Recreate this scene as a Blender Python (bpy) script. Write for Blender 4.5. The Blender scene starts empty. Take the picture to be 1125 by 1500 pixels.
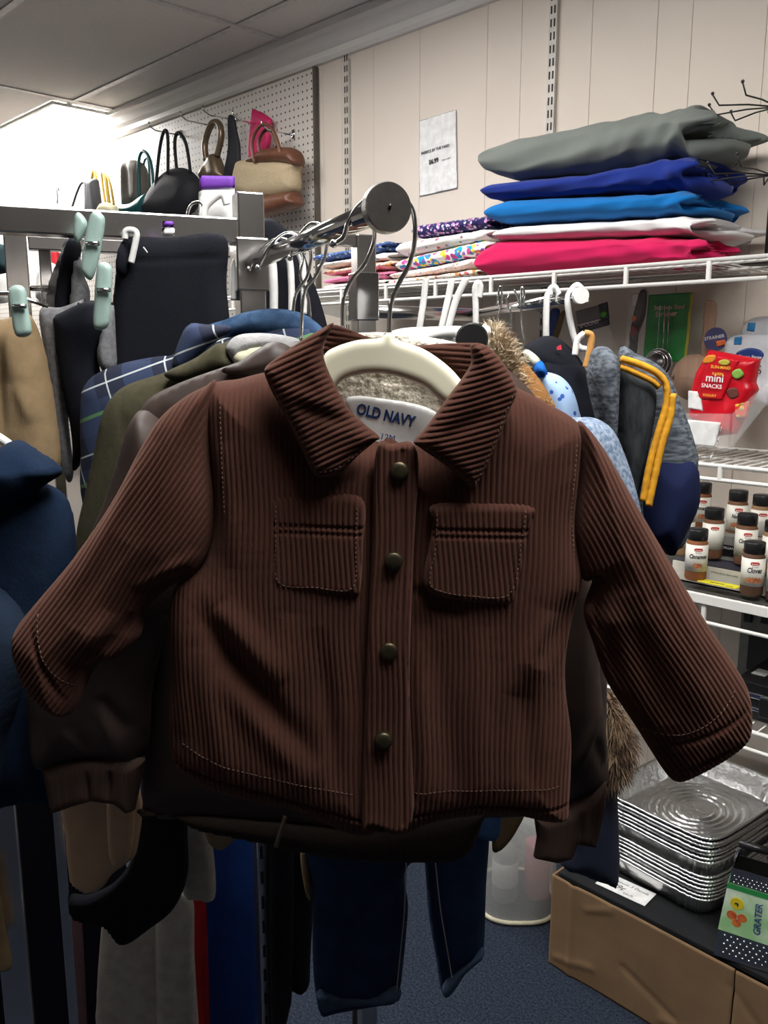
import bpy, bmesh, math, random
import numpy as np
from mathutils import Vector, Matrix
random.seed(7); RNG = np.random.RandomState(5)
S = bpy.context.scene
COL = S.collection
# ------------------------------------------------------------ camera, world, lights
FPX = 1250.0; PIT = math.radians(10.7); EYE = 1.5
cam = bpy.data.objects.new('camera', bpy.data.cameras.new('camera')); COL.objects.link(cam)
cam.location = (0, 0, EYE); cam.rotation_euler = (math.radians(90) - PIT, 0, 0)
cam.data.sensor_fit = 'VERTICAL'; cam.data.sensor_height = 36.0; cam.data.lens = 36.0 * FPX / 1500.0
cam.data.clip_start = 0.02; cam.data.clip_end = 60
S.camera = cam
S.view_settings.view_transform = 'Standard'; S.view_settings.look = 'None'
S.view_settings.gamma = 1.0; S.view_settings.use_curve_mapping = False
S.view_settings.exposure = 0.0
world = bpy.data.worlds.new('world'); S.world = world; world.use_nodes = True
world.node_tree.nodes['Background'].inputs[0].default_value = (0.8, 0.85, 0.9, 1)
world.node_tree.nodes['Background'].inputs[1].default_value = 0.06
# fluorescent panels in the ceiling: (a, s) centre in wall coordinates, strength
LIGHTS = [(-4.93, 1.9, 55.0, 1.02, .12), (-7.4, 1.9, 55.0, 1.02, .12), (-2.0, 0.92, 20.0, .585, .28), (-.13, 0.50, 23.0, .585, .28), (-3.2, -1.5, 8.0, .585, .28)]
TH = math.radians(-45.7)
EX = np.array([math.cos(TH), math.sin(TH), 0]); EY = np.array([-math.sin(TH), math.cos(TH), 0])
CF = np.array([0, math.cos(PIT), -math.sin(PIT)]); CU = np.array([0, math.sin(PIT), math.cos(PIT)]); CR = np.array([1.0, 0, 0]); CC = np.array([0, 0, EYE])
def ray(x, y): return CF + (x - 562.5) / FPX * CR - (y - 750) / FPX * CU
def PY(x, y, Y): d = ray(x, y); return CC + d * (Y / d[1])
def WP(a, s, z): return EX * a + EY * s + np.array([0, 0, z])

# ------------------------------------------------------------ materials
MATS = {}
def nt(name):
    m = bpy.data.materials.new(name); m.use_nodes = True; n = m.node_tree
    return m, n, n.nodes['Principled BSDF']
def mixc(n, fac, a, b):
    x = n.nodes.new('ShaderNodeMix'); x.data_type = 'RGBA'
    for i, v in ((0, fac), (6, a), (7, b)):
        if hasattr(v, 'is_linked') or hasattr(v, 'links'): n.links.new(v, x.inputs[i])
        elif i == 0: x.inputs[0].default_value = v
        else: x.inputs[i].default_value = (*v, 1)
    return x.outputs[2]
def math_(n, op, a, b=None, c=None):
    x = n.nodes.new('ShaderNodeMath'); x.operation = op
    for i, v in enumerate((a, b, c)):
        if v is None: continue
        if hasattr(v, 'links'): n.links.new(v, x.inputs[i])
        else: x.inputs[i].default_value = v
    return x.outputs[0]
def objco(n, sc=(1, 1, 1), rot=(0, 0, 0)):
    t = n.nodes.new('ShaderNodeTexCoord'); mp = n.nodes.new('ShaderNodeMapping')
    mp.inputs['Scale'].default_value = sc; mp.inputs['Rotation'].default_value = rot
    n.links.new(t.outputs['Object'], mp.inputs[0]); return mp.outputs[0]
def noise(n, co, scale, detail=3, rough=.5):
    x = n.nodes.new('ShaderNodeTexNoise'); x.inputs['Scale'].default_value = scale; x.inputs['Detail'].default_value = detail
    x.inputs['Roughness'].default_value = rough
    n.links.new(co, x.inputs['Vector']); return x.outputs[0]
def ramp(n, v, lo, hi):
    x = n.nodes.new('ShaderNodeMapRange'); x.inputs[1].default_value = lo; x.inputs[2].default_value = hi
    n.links.new(v, x.inputs[0]); return x.outputs[0]
def bump(n, b, h, strength=.3, dist=.001):
    x = n.nodes.new('ShaderNodeBump'); x.inputs['Strength'].default_value = strength; x.inputs['Distance'].default_value = dist
    n.links.new(h, x.inputs['Height']); n.links.new(x.outputs[0], b.inputs['Normal'])
def M(name, col=(.5, .5, .5), rough=.7, metal=0.0, col2=None, ns=40, bs=0.15, sheen=0, stretch=(1, 1, 1), bscale=None, bdist=.001, trans=0, alpha=1, coat=0, contrast=(.35, .65), emit=0):
    if name in MATS: return MATS[name]
    m, n, b = nt(name)
    co = objco(n, stretch)
    f = noise(n, co, ns, 4)
    c2 = col2 or tuple(min(1, c * .82) for c in col)
    n.links.new(mixc(n, ramp(n, f, *contrast), col, c2), b.inputs['Base Color'])
    b.inputs['Roughness'].default_value = rough; b.inputs['Metallic'].default_value = metal
    if bs: bump(n, b, noise(n, co, bscale or ns * 3, 3), bs, bdist)
    if rough >= .85: b.inputs['Specular IOR Level'].default_value = .15
    if sheen: b.inputs['Sheen Weight'].default_value = sheen; b.inputs['Sheen Roughness'].default_value = .5
    b.inputs['Transmission Weight'].default_value = trans; b.inputs['Alpha'].default_value = alpha
    b.inputs['Coat Weight'].default_value = coat
    if emit:
        b.inputs['Emission Color'].default_value = (1, .98, .95, 1); b.inputs['Emission Strength'].default_value = emit
    MATS[name] = m; return m
def stripes(n, comp, period, width, phase=0.0):
    q = math_(n, 'FRACT', math_(n, 'MULTIPLY_ADD', comp, 1 / period, phase + 100))
    return math_(n, 'LESS_THAN', q, width / period)
def plaid(name):
    m, n, b = nt(name); co = objco(n, rot=(0, .35, 0)); sp = n.nodes.new('ShaderNodeSeparateXYZ'); n.links.new(co, sp.inputs[0])
    x, z = sp.outputs[0], sp.outputs[2]
    c = mixc(n, math_(n, 'MULTIPLY', stripes(n, x, .07, .035), .6), (.008, .013, .035), (.03, .05, .12))
    c = mixc(n, math_(n, 'MULTIPLY', stripes(n, z, .07, .035), .5), c, (.03, .05, .12))
    c = mixc(n, math_(n, 'MULTIPLY', stripes(n, x, .07, .0019, .3), .8), c, (.55, .6, .6))
    c = mixc(n, math_(n, 'MULTIPLY', stripes(n, z, .07, .0019, .3), .8), c, (.55, .6, .6))
    c = mixc(n, math_(n, 'MULTIPLY', stripes(n, z, .07, .004, .75), .7), c, (.12, .3, .08))
    n.links.new(c, b.inputs['Base Color']); b.inputs['Roughness'].default_value = .9
    bump(n, b, noise(n, co, 400), .2); return m
def floral(name, bg, cols, scale, size=.35, seed=0):
    m, n, b = nt(name); co = objco(n); c = bg; first = True
    for i, cc in enumerate(cols):
        v = n.nodes.new('ShaderNodeTexVoronoi'); v.inputs['Scale'].default_value = scale * (1 + .23 * i)
        mp = n.nodes.new('ShaderNodeMapping'); mp.inputs['Location'].default_value = (seed + i * 1.7, i * .9, i * .4)
        n.links.new(co, mp.inputs[0]); n.links.new(mp.outputs[0], v.inputs['Vector'])
        k = math_(n, 'LESS_THAN', v.outputs['Distance'], size * (1 - .1 * i))
        c = mixc(n, k, c, cc)
    n.links.new(c, b.inputs['Base Color']); b.inputs['Roughness'].default_value = .85
    bump(n, b, noise(n, co, 300), .15); return m
def cord_mat():
    m, n, b = nt('brown_corduroy'); co = objco(n)
    f = noise(n, co, 25, 4); g = noise(n, co, 900, 3)
    c = mixc(n, ramp(n, f, .3, .7), (.064, .0255, .018), (.047, .019, .0135))
    c = mixc(n, math_(n, 'MULTIPLY', ramp(n, g, .4, .8), .5), c, (.080, .036, .026))
    n.links.new(c, b.inputs['Base Color']); b.inputs['Roughness'].default_value = .95
    b.inputs['Sheen Weight'].default_value = .15; b.inputs['Sheen Tint'].default_value = (.8, .45, .35, 1); b.inputs['Specular IOR Level'].default_value = .1
    bump(n, b, g, .6, .0006); return m
def glass_mat(name, col=(1, 1, 1), rough=.05, a=.25):
    m, n, b = nt(name); co = objco(n); b.inputs['Base Color'].default_value = (*col, 1); b.inputs['Roughness'].default_value = rough
    b.inputs['Alpha'].default_value = a; bump(n, b, noise(n, co, 30), .4, .004); return m
def chrome(name, rough=.12, col=(.75, .75, .76)):
    return M(name, col, rough, 1.0, tuple(c * .85 for c in col), ns=12, bs=.04, bscale=30)
CORD = cord_mat()
CHROME = chrome('chrome'); CHROME_D = chrome('worn_chrome', .24, (.66, .63, .61))
FOIL = M('aluminium_foil', (.95, .95, .95), .3, 1.0, (.85, .85, .85), ns=60, bs=.8, bscale=70, bdist=.003)
WIRE = M('white_coated_wire', (.82, .81, .78), .35, 0, (.78, .77, .73), ns=20, bs=.02)
WPLAS = M('white_plastic', (.85, .85, .83), .3, bs=.02)
BLACKP = M('black_plastic', (.012, .012, .013), .35, bs=.05)
BLACKC = M('black_cloth', (.010, .011, .016), .95, bs=.4, ns=200)
DARKC = M('near_black_knit', (.008, .009, .014), .95, bs=.4, ns=150)
CREAM = M('cream_plastic', (.80, .77, .60), .35, col2=(.76, .73, .56), bs=.03, ns=8)
FLEECE = M('cream_fleece', (.86, .80, .68), .98, col2=(.60, .54, .44), ns=110, bs=1.0, bscale=120, bdist=.006, contrast=(.45, .75))
PAPER = M('white_paper', (.85, .85, .84), .7, bs=.03)
INK = M('black_ink', (.02, .02, .022), .8, bs=0); NAVYINK = M('navy_ink', (.01, .05, .20), .8, bs=0)

# ------------------------------------------------------------ mesh helpers
def link(name, me, mat=None, parent=None, smooth=True):
    if mat: me.materials.append(mat)
    if smooth: me.polygons.foreach_set('use_smooth', [True] * len(me.polygons))
    o = bpy.data.objects.new(name, me); COL.objects.link(o)
    if parent: o.parent = parent
    return o
def raw(name, V, Fq, mat, parent=None, smooth=True):
    me = bpy.data.meshes.new(name); V = np.asarray(V, dtype=np.float32); Fq = np.asarray(Fq, dtype=np.int32)
    k = Fq.shape[1]
    me.vertices.add(len(V)); me.vertices.foreach_set('co', V.ravel())
    me.loops.add(Fq.size); me.loops.foreach_set('vertex_index', Fq.ravel())
    me.polygons.add(len(Fq)); me.polygons.foreach_set('loop_start', np.arange(0, Fq.size, k, dtype=np.int32))
    me.update(calc_edges=True); me.validate()
    return link(name, me, mat, parent, smooth)
def tag(o, label, cat, group=None, kind=None):
    o['label'] = label; o['category'] = cat
    if group: o['group'] = group
    if kind: o['kind'] = kind
    return o
def root(name, loc, rz, label, cat, group=None):
    o = bpy.data.objects.new(name, None); COL.objects.link(o); o.empty_display_size = .05
    o.location = tuple(loc); o.rotation_euler = (0, 0, rz)
    return tag(o, label, cat, group)
def dup(src, loc, rz=None, label=None):
    r = src.copy(); COL.objects.link(r); r.location = tuple(loc)
    if rz is not None: r.rotation_euler = (0, 0, rz)
    if label: r['label'] = label
    for c in list(src.children):
        d = c.copy(); COL.objects.link(d); d.parent = r
        for g in c.children:
            e = g.copy(); COL.objects.link(e); e.parent = d
    return r
class BM:
    def __init__(s): s.b = bmesh.new()
    def box(s, x0, x1, y0, y1, z0, z1, bev=0.0):
        r = bmesh.ops.create_cube(s.b, size=1.0)
        for v in r['verts']:
            v.co = Vector(((x0 + x1) / 2 + v.co.x * (x1 - x0), (y0 + y1) / 2 + v.co.y * (y1 - y0), (z0 + z1) / 2 + v.co.z * (z1 - z0)))
        if bev:
            es = {e for v in r['verts'] for e in v.link_edges}
            bmesh.ops.bevel(s.b, geom=list(es), offset=bev, segments=2, affect='EDGES', profile=.5)
        return s
    def tube(s, pts, r, n=10, closed=False, flat=1.0):
        P = [Vector(p) for p in pts]; m = len(P); rings = []; prev = None
        rr = r if hasattr(r, '__len__') else [r] * m
        for i, p in enumerate(P):
            a = P[(i - 1) % m] if (closed or i > 0) else p; c = P[(i + 1) % m] if (closed or i < m - 1) else p
            t = (c - a).normalized() if (c - a).length > 1e-9 else Vector((0, 0, 1))
            if prev is None:
                u = t.orthogonal().normalized() if abs(t.z) > .9 else t.cross(Vector((0, 0, 1))).normalized()
            else: u = (prev - t * prev.dot(t)).normalized()
            w = t.cross(u); prev = u
            rings.append([s.b.verts.new(p + (u * math.cos(6.28318 * k / n) + w * flat * math.sin(6.28318 * k / n)) * rr[i]) for k in range(n)])
        for i in range(m if closed else m - 1):
            A, B = rings[i], rings[(i + 1) % m]
            for k in range(n): s.b.faces.new((A[k], A[(k + 1) % n], B[(k + 1) % n], B[k]))
        if not closed:
            s.b.faces.new(rings[0][::-1]); s.b.faces.new(rings[-1])
        return s
    def ball(s, c, r, seg=12):
        bmesh.ops.create_uvsphere(s.b, u_segments=seg, v_segments=seg // 2 + 2, radius=r, matrix=Matrix.Translation(Vector(c))); return s
    def lathe(s, prof, n=28, c=(0, 0, 0)):
        rings = [[s.b.verts.new((c[0] + r * math.cos(6.28318 * k / n), c[1] + r * math.sin(6.28318 * k / n), c[2] + z)) for k in range(n)] for r, z in prof]
        for A, B in zip(rings, rings[1:]):
            for k in range(n): s.b.faces.new((A[k], A[(k + 1) % n], B[(k + 1) % n], B[k]))
        s.b.faces.new(rings[0][::-1]); s.b.faces.new(rings[-1]); return s
    def prism(s, pts, y0, y1):
        a = [s.b.verts.new((x, y0, z)) for x, z in pts]; b = [s.b.verts.new((x, y1, z)) for x, z in pts]; n = len(pts)
        s.b.faces.new(a); s.b.faces.new(b[::-1])
        for k in range(n): s.b.faces.new((a[k], b[k], b[(k + 1) % n], a[(k + 1) % n]))
        return s
    def go(s, name, mat, parent=None, smooth=False):
        bmesh.ops.recalc_face_normals(s.b, faces=s.b.faces[:])
        me = bpy.data.meshes.new(name); s.b.to_mesh(me); s.b.free()
        o = link(name, me, mat, parent, smooth); return o
def catmull(P, sub=6, closed=True):
    P = np.asarray(P, float); n = len(P); out = []
    for i in range(n if closed else n - 1):
        if closed: p0, p1, p2, p3 = P[i - 1], P[i], P[(i + 1) % n], P[(i + 2) % n]
        else: p0, p1, p2, p3 = P[max(i - 1, 0)], P[i], P[i + 1], P[min(i + 2, n - 1)]
        for t in np.arange(sub) / sub:
            out.append(.5 * ((2 * p1) + (-p0 + p2) * t + (2 * p0 - 5 * p1 + 4 * p2 - p3) * t * t + (-p0 + 3 * p1 - 3 * p2 + p3) * t ** 3))
    if not closed: out.append(P[-1])
    return np.array(out)
class Fr:
    """a vertical plane in the room, with its own x (right), y (away) and z"""
    def __init__(s, O, yaw):
        s.O = np.array(O, float); s.yaw = yaw; c, q = math.cos(yaw), math.sin(yaw)
        s.ex = np.array([c, q, 0]); s.ey = np.array([-q, c, 0]); s.root = None
    def loc(s, px, py, dy=0.0):
        d = ray(px, py); t = ((s.O - CC) @ s.ey + dy) / (d @ s.ey); q = CC + d * t - s.O
        return (q @ s.ex, dy, q[2])
    def local(s, w):
        q = np.asarray(w) - s.O; return (q @ s.ex, q @ s.ey, q[2])
    def mk(s, name, label, cat, group=None):
        s.root = root(name, s.O, s.yaw, label, cat, group); return s
def at(px, py, Y, yaw=0.0): return Fr(PY(px, py, Y), yaw)
def onwall(px, py, sdist): 
    d = ray(px, py); return Fr(CC + d * (sdist / (d @ EY)), TH)
def seg_d(X, Z, x0, z0, x1, z1):
    dx, dz = x1 - x0, z1 - z0; L = dx * dx + dz * dz + 1e-12
    t = np.clip(((X - x0) * dx + (Z - z0) * dz) / L, 0, 1)
    return np.hypot(X - x0 - t * dx, Z - z0 - t * dz)
def waves(X, Z, amp, fx=28, fz=6, seed=0, n=6):
    r = np.random.RandomState(seed); h = 0
    wx = X + .02 * np.sin(Z * 13 + r.rand() * 6) + .01 * np.sin(Z * 31 + r.rand() * 6)
    for i in range(n):
        a = r.uniform(.5, 1.9) * fx; b = r.uniform(-1.5, 1.5) * fz
        h = h + np.sin(a * wx + b * Z + r.rand() * 6.28) / (1 + .5 * i)
    return amp * h / 2.2
def panel(fr, name, poly, mat, T=.02, Tb=None, dy=0.0, step=.004, w=.03, folds=(), wale=None, drape=(0, 28, 6), curve=None, sharp=False, parent='root', seed=None, rough=0):
    P = np.array([fr.loc(x, y, dy) for x, y in poly])[:, [0, 2]]
    if not sharp: P = catmull(P, 6)
    x0, z0 = P.min(0) - step; x1, z1 = P.max(0) + step
    nx = int((x1 - x0) / step) + 2; nz = int((z1 - z0) / step) + 2
    gx = x0 + np.arange(nx) * step; gz = z0 + np.arange(nz) * step
    cx, cz = np.meshgrid(gx[:-1] + step / 2, gz[:-1] + step / 2, indexing='ij')
    ins = np.zeros(cx.shape, bool); Q = np.roll(P, -1, 0)
    for (ax, az), (bx, bz) in zip(P, Q):
        if az == bz: continue
        c = ((az > cz) != (bz > cz)) & (cx < (bx - ax) * (cz - az) / (bz - az) + ax); ins ^= c
    I, J = np.nonzero(ins); cnt = np.zeros((nx, nz), int)
    for di in (0, 1):
        for dj in (0, 1): np.add.at(cnt, (I + di, J + dj), 1)
    used = cnt > 0; idx = -np.ones((nx, nz), int); idx[used] = np.arange(used.sum())
    ui, uj = np.nonzero(used); X = gx[ui]; Z = gz[uj]; bd = cnt[used] < 4
    D = np.full(X.shape, 1e9); NX = X.copy(); NZ = Z.copy()
    for (ax, az), (bx, bz) in zip(P, Q):
        dx, dz = bx - ax, bz - az; L = dx * dx + dz * dz + 1e-14
        t = np.clip(((X - ax) * dx + (Z - az) * dz) / L, 0, 1); qx = ax + t * dx; qz = az + t * dz
        d = np.hypot(X - qx, Z - qz); k = d < D; D[k] = d[k]; NX[k] = qx[k]; NZ[k] = qz[k]
    X = np.where(bd, NX, X); Z = np.where(bd, NZ, Z); D[bd] = 0
    q = np.clip(D / w, 0, 1); prof = np.sqrt(1 - (1 - q) ** 2)
    hgt = np.zeros_like(X)
    for (a, b, c, d, wd, dep) in folds:
        A = fr.loc(a, b, dy); B = fr.loc(c, d, dy); sc = abs(fr.loc(a + wd, b, dy)[0] - A[0])
        tt = np.clip(((X - A[0]) * (B[0] - A[0]) + (Z - A[2]) * (B[2] - A[2])) / ((B[0] - A[0]) ** 2 + (B[2] - A[2]) ** 2 + 1e-9), 0, 1)
        hgt += dep * .001 * np.exp(-(seg_d(X, Z, A[0], A[2], B[0], B[2]) / sc) ** 2) * (4 * tt * (1 - tt) if wd > 3 else 1)
    sd = seed if seed is not None else (sum(map(ord, name)) + len(poly) * 7) % 1000
    if drape[0]: hgt += waves(X, Z, drape[0], drape[1], drape[2], sd)
    if rough: hgt += rough * (np.sin(X * 900 + 3 * np.sin(Z * 400)) * np.sin(Z * 800 + 3 * np.sin(X * 500)))
    if wale:
        ang, pitch, amp = wale[:3]; bend = wale[3] if len(wale) > 3 else 0
        ca, sa = math.cos(math.radians(ang)), math.sin(math.radians(ang))
        xm, zm = X.mean(), Z.mean()
        c = (X - xm) * ca + (Z - zm) * sa; al = -(X - xm) * sa + (Z - zm) * ca
        c = c + bend * al * al + .0012 * np.sin(al * 23 + 1) + .0008 * np.sin(al * 51 + c * 30) + .3 * waves(X, Z, drape[0] or .001, 20, 12, sd + 3)
        hgt += amp * (np.abs(np.cos(np.pi * c / pitch)) ** .6 - .5)
    base = curve(X, Z) if curve else 0
    Tb = T * .7 if Tb is None else Tb
    yf = dy + base - T * prof - hgt * np.clip(D / (w * .14), 0, 1)
    yb = dy + base + Tb * prof
    N = len(X); inn = ~bd; bi = np.arange(N); bi[inn] = N + np.arange(inn.sum())
    V = np.vstack([np.column_stack([X, yf, Z]), np.column_stack([X[inn], yb[inn], Z[inn]])])
    a, b, c, d = idx[I, J], idx[I + 1, J], idx[I + 1, J + 1], idx[I, J + 1]
    Fq = np.vstack([np.column_stack([a, b, c, d]), np.column_stack([bi[a], bi[d], bi[c], bi[b]])])
    return raw(name, V, Fq, mat, fr.root if parent == 'root' else parent)
def hook(fr, name, pts, r=.0016, mat=None, dy=0.0, ball=True, parent='root', dys=None):
    P = catmull([fr.loc(x, y, dy + (dys[i] if dys else 0)) for i, (x, y) in enumerate(pts)], 8, False)
    b = BM().tube(P, r, 8)
    if ball: b.ball(P[0], r * 1.7, 8)
    return b.go(name, mat or CHROME, fr.root if parent == 'root' else parent, True)
def text(fr, name, s, px, py, wpx, mat, dy, rot=0.0, parent='root', shear=0, hscale=None, cyl=None, bold=0.0):
    """lettering whose baseline starts at the photo point, wpx wide"""
    cu = bpy.data.curves.new(name, 'FONT'); cu.body = s; cu.extrude = .0002; cu.offset = bold; cu.resolution_u = 3; cu.shear = shear
    o = bpy.data.objects.new(name, cu); COL.objects.link(o); bpy.context.view_layer.update()
    me = bpy.data.meshes.new_from_object(o.evaluated_get(bpy.context.evaluated_depsgraph_get())); bpy.data.objects.remove(o)
    v = np.array([w.co[:] for w in me.vertices]); 
    a = np.array(fr.loc(px, py, dy)); b = np.array(fr.loc(px + wpx * math.cos(rot), py - wpx * math.sin(rot), dy))
    L = np.linalg.norm(b - a); sc = L / (v[:, 0].max()); ang = math.atan2(b[2] - a[2], b[0] - a[0]); hs = sc if hscale is None else hscale * sc
    x = v[:, 0] * sc; z = v[:, 1] * hs; y = v[:, 2] * .5
    X = x * math.cos(ang) - z * math.sin(ang) + a[0]; Z = x * math.sin(ang) + z * math.cos(ang) + a[2]
    co = np.column_stack([X, dy - y, Z]); me.vertices.foreach_set('co', co.ravel()); me.update()
    return link(name, me, mat, fr.root if parent == 'root' else parent, False)
def wroot(name, a, s, z, label, cat, group=None): return root(name, WP(a, s, z), TH, label, cat, group)
def struct(o): o['kind'] = 'structure'; return o
def wbox(name, a0, a1, s0, s1, z0, z1, mat, bev=0):
    o = BM().box(a0, a1, s0, s1, z0, z1, bev).go(name, mat); o.rotation_euler = (0, 0, TH); return o

# ------------------------------------------------------------ room shell
carpet = M('blue_carpet', (.010, .016, .030), .98, col2=(.050, .062, .088), ns=170, bs=.9, bscale=220, bdist=.004, contrast=(.35, .8))
struct(wbox('floor', -12, 4.5, -3.5, 2.3, -.1, 0, carpet))
tile_m = M('ceiling_tile', (.74, .71, .66), .95, ns=300, bs=.5, bscale=180, bdist=.002)
CZ = 2.58
b = BM(); ga = [-2.6 + 1.24 * k for k in range(-8, 6)]; gs = [1.84 - .615 * k for k in range(-1, 9)]
for i in range(len(ga) - 1):
    for j in range(len(gs) - 1):
        b.box(ga[i] + .009, ga[i + 1] - .009, gs[j + 1] + .009, min(gs[j], 2.3) - .009, CZ + .004, CZ + .03)
b.box(-12.5, 4.5, -3.6, 2.5, CZ + .02, CZ + .1)
o = struct(b.go('ceiling', tile_m)); o.rotation_euler = (0, 0, TH)
b = BM()
for a in ga: b.box(a - .012, a + .012, -3.5, 2.1, CZ - .002, CZ + .012)
for s in gs:
    if s < 2.1: b.box(-12, 4.4, s - .012, s + .012, CZ - .001, CZ + .012)
o = struct(b.go('trim_1', M('white_grid_metal', (.62, .61, .58), .5, bs=.05))); o.rotation_euler = (0, 0, TH)
wallm = M('cream_panelling', (.72, .64, .56), .55, col2=(.70, .62, .54), ns=6, bs=.08, bscale=60)
groove = [-.42, -.66, -.905, -1.086, -1.178, -1.367, -1.597, -1.72, -1.99, -2.2, -2.36, -2.46]
b = BM(); a1 = 4.4; edges = [4.4, 3.9, 3.3, 2.8, 2.2, 1.7, 1.1, .6, .1, -.2] + groove + [-2.46 - .3 * k for k in range(1, 32)]
for p, q in zip(edges, edges[1:]): b.box(q + .0006, p - .0006, 2.1, 2.16, 0, CZ + .02, .0006)
b.box(-12, 4.5, 2.103, 2.3, 0, CZ + .02)
o = struct(b.go('wall_right', wallm)); o.rotation_euler = (0, 0, TH)
wm2 = M('cream_wall_paint', (.55, .52, .48), .8, bs=.1)
struct(wbox('wall_left', -12, 4.5, -3.6, -3.5, 0, CZ, wm2)); struct(wbox('wall_back', 4.4, 4.5, -3.5, 2.1, 0, CZ, wm2)); struct(wbox('wall_front', -12.1, -12, -3.5, 2.1, 0, CZ, wm2))
mold = M('white_moulding', (.80, .78, .73), .45, bs=0, col2=(.79, .77, .72))
b = BM(); b.prism([(0, 0), (0, 0)], 0, 0) if 0 else None
prof = [(2.1, 2.485), (2.085, 2.485), (2.075, 2.495), (2.075, 2.515), (2.055, 2.525), (2.04, 2.55), (2.025, 2.56), (2.02, 2.582), (2.1, 2.582)]
va = [b.b.verts.new((-12, s, z)) for s, z in prof]; vb = [b.b.verts.new((4.4, s, z)) for s, z in prof]
for k in range(len(prof) - 1): b.b.faces.new((va[k], va[k + 1], vb[k + 1], vb[k]))
o = struct(b.go('trim_2', mold)); o.rotation_euler = (0, 0, TH)
struct(wbox('baseboard_right', -12, 4.4, 2.085, 2.1, 0, .1, mold))
# ceiling light fixtures
lamp_f = M('fixture_metal', (.7, .7, .68), .4, bs=.02)
for i, (a, s, e, hx, hy) in enumerate(LIGHTS):
    r = wroot('ceiling_light', a, s, CZ, ['bright fluorescent panel recessed in the ceiling beyond the handbags', 'farthest fluorescent ceiling panel down the aisle', 'fluorescent ceiling panel over the clothes rack, above the frame', 'fluorescent ceiling panel over the viewer', 'fluorescent ceiling panel over the far aisle', 'fluorescent ceiling panel behind the viewer'][i], 'ceiling light')
    BM().box(-hx - .015, hx + .015, -hy - .015, -hy, -.012, .0).box(-hx - .015, hx + .015, hy, hy + .015, -.012, 0).box(-hx - .015, -hx, -hy, hy, -.012, 0).box(hx, hx + .015, -hy, hy, -.012, 0).go('frame', lamp_f, r)
    dm = M('lit_diffuser_%g' % e, (.9, .9, .88), .6, emit=e, bs=0)
    BM().box(-hx, hx, -hy, hy, -.008, -.003).go('diffuser', dm, r)
# pegboard
m, n, bb = nt('pegboard'); co = objco(n, (1 / .0254, 1, 1 / .0254)); fr_ = n.nodes.new('ShaderNodeVectorMath'); fr_.operation = 'FRACTION'; n.links.new(co, fr_.inputs[0])
sp = n.nodes.new('ShaderNodeSeparateXYZ'); n.links.new(fr_.outputs[0], sp.inputs[0])
dd = math_(n, 'ADD', math_(n, 'POWER', math_(n, 'SUBTRACT', sp.outputs[0], .5), 2.0), math_(n, 'POWER', math_(n, 'SUBTRACT', sp.outputs[2], .5), 2.0))
n.links.new(mixc(n, math_(n, 'LESS_THAN', dd, .022), (.66, .62, .57), (.05, .045, .04)), bb.inputs['Base Color']); bb.inputs['Roughness'].default_value = .5
pr = wroot('pegboard', -2.49, 2.09, .9, 'white perforated pegboard behind the hanging handbags', 'pegboard')
BM().box(-6, 0, -.006, .004, 0, 1.575).go('board', m, pr); BM().box(0, .012, -.012, .004, 0, 1.58).go('edge_strip', M('dark_edge', (.10, .085, .07), .6, bs=.05), pr)

# ------------------------------------------------------------ wall standards and wire shelves
for k, (a, lab) in enumerate([(-1.484, 'slotted metal shelf standard above the solid fabric stack'), (-2.325, 'slotted metal shelf standard beside the pegboard edge'), (-.64, 'slotted metal shelf standard at right edge behind the shelves')]):
    r = wroot('shelf_standard', a, 2.1, .1, lab, 'shelf standard')
    BM().box(-.0125, .0125, -.012, -.001, 0, 2.37).go('rail', M('standard_metal', (.62, .58, .53), .4, bs=.03), r)
    b = BM()
    for i in range(72): b.box(-.008, -.003, -.0126, -.0118, .02 + i * .033, .04 + i * .033).box(.003, .008, -.0126, -.0118, .02 + i * .033, .04 + i * .033)
    b.go('slots', M('slot_dark', (.03, .028, .025), .8, bs=0), r)
def shelf(z, a0, a1, s0, lip, lab, liner=False):
    r = wroot('wire_shelf', a0, s0, z, lab, 'shelf'); L = a1 - a0; D = 2.085 - s0
    BM().tube([(0, 0, 0), (L, 0, 0)], .0045, 8).go('front_rail', WIRE, r, True)
    BM().tube([(0, 0, -lip), (L, 0, -lip)], .0045, 8).go('lower_rail', WIRE, r, True)
    BM().tube([(0, D, 0), (L, D, 0)], .004, 8).tube([(0, D * .5, -.006), (L, D * .5, -.006)], .003, 8).tube([(0, .02, -.006), (L, .02, -.006)], .003, 8).go('cross_rails', WIRE, r, True)
    b = BM(); k = .0
    while k < L: b.tube([(L - k, 0, 0), (L - k, D, 0)], .0018, 6); k += .0254
    b.go('wire_deck', WIRE, r, True)
    k = .12
    while k < L:
        BM().box(L - k - .005, L - k + .005, -.004, .004, -lip, 0, .002).go('rail_stay', WIRE, r); k += .19
    for a in (-1.484, -2.325, -.64):
        if a0 < a < a1:
            BM().prism([(0, 0), (0, 0)], 0, 0) if 0 else None
            bb = BM(); bb.b.faces.new([bb.b.verts.new((a - a0 - .003, y, zz)) for y, zz in ((D, -.01), (D, -.075), (.03, -.02), (.03, -.01))])
            bmesh.ops.solidify(bb.b, geom=bb.b.faces[:], thickness=.005); bb.go('bracket', WIRE, r)
    return r
shelf(1.683, -2.6, -.715, 1.75, .042, 'top white wire shelf carrying the folded fabric bolts')
shelf(1.262, -1.5, .1, 1.75, .03, 'white wire shelf under the snack bags, above the spice jars')
SPICE_SHELF = shelf(.985, -1.5, .1, 1.72, .058, 'white wire shelf holding the spice jars')
shelf(.70, -1.5, .1, 1.75, .04, 'lowest white wire shelf, above the foil pans')

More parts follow.
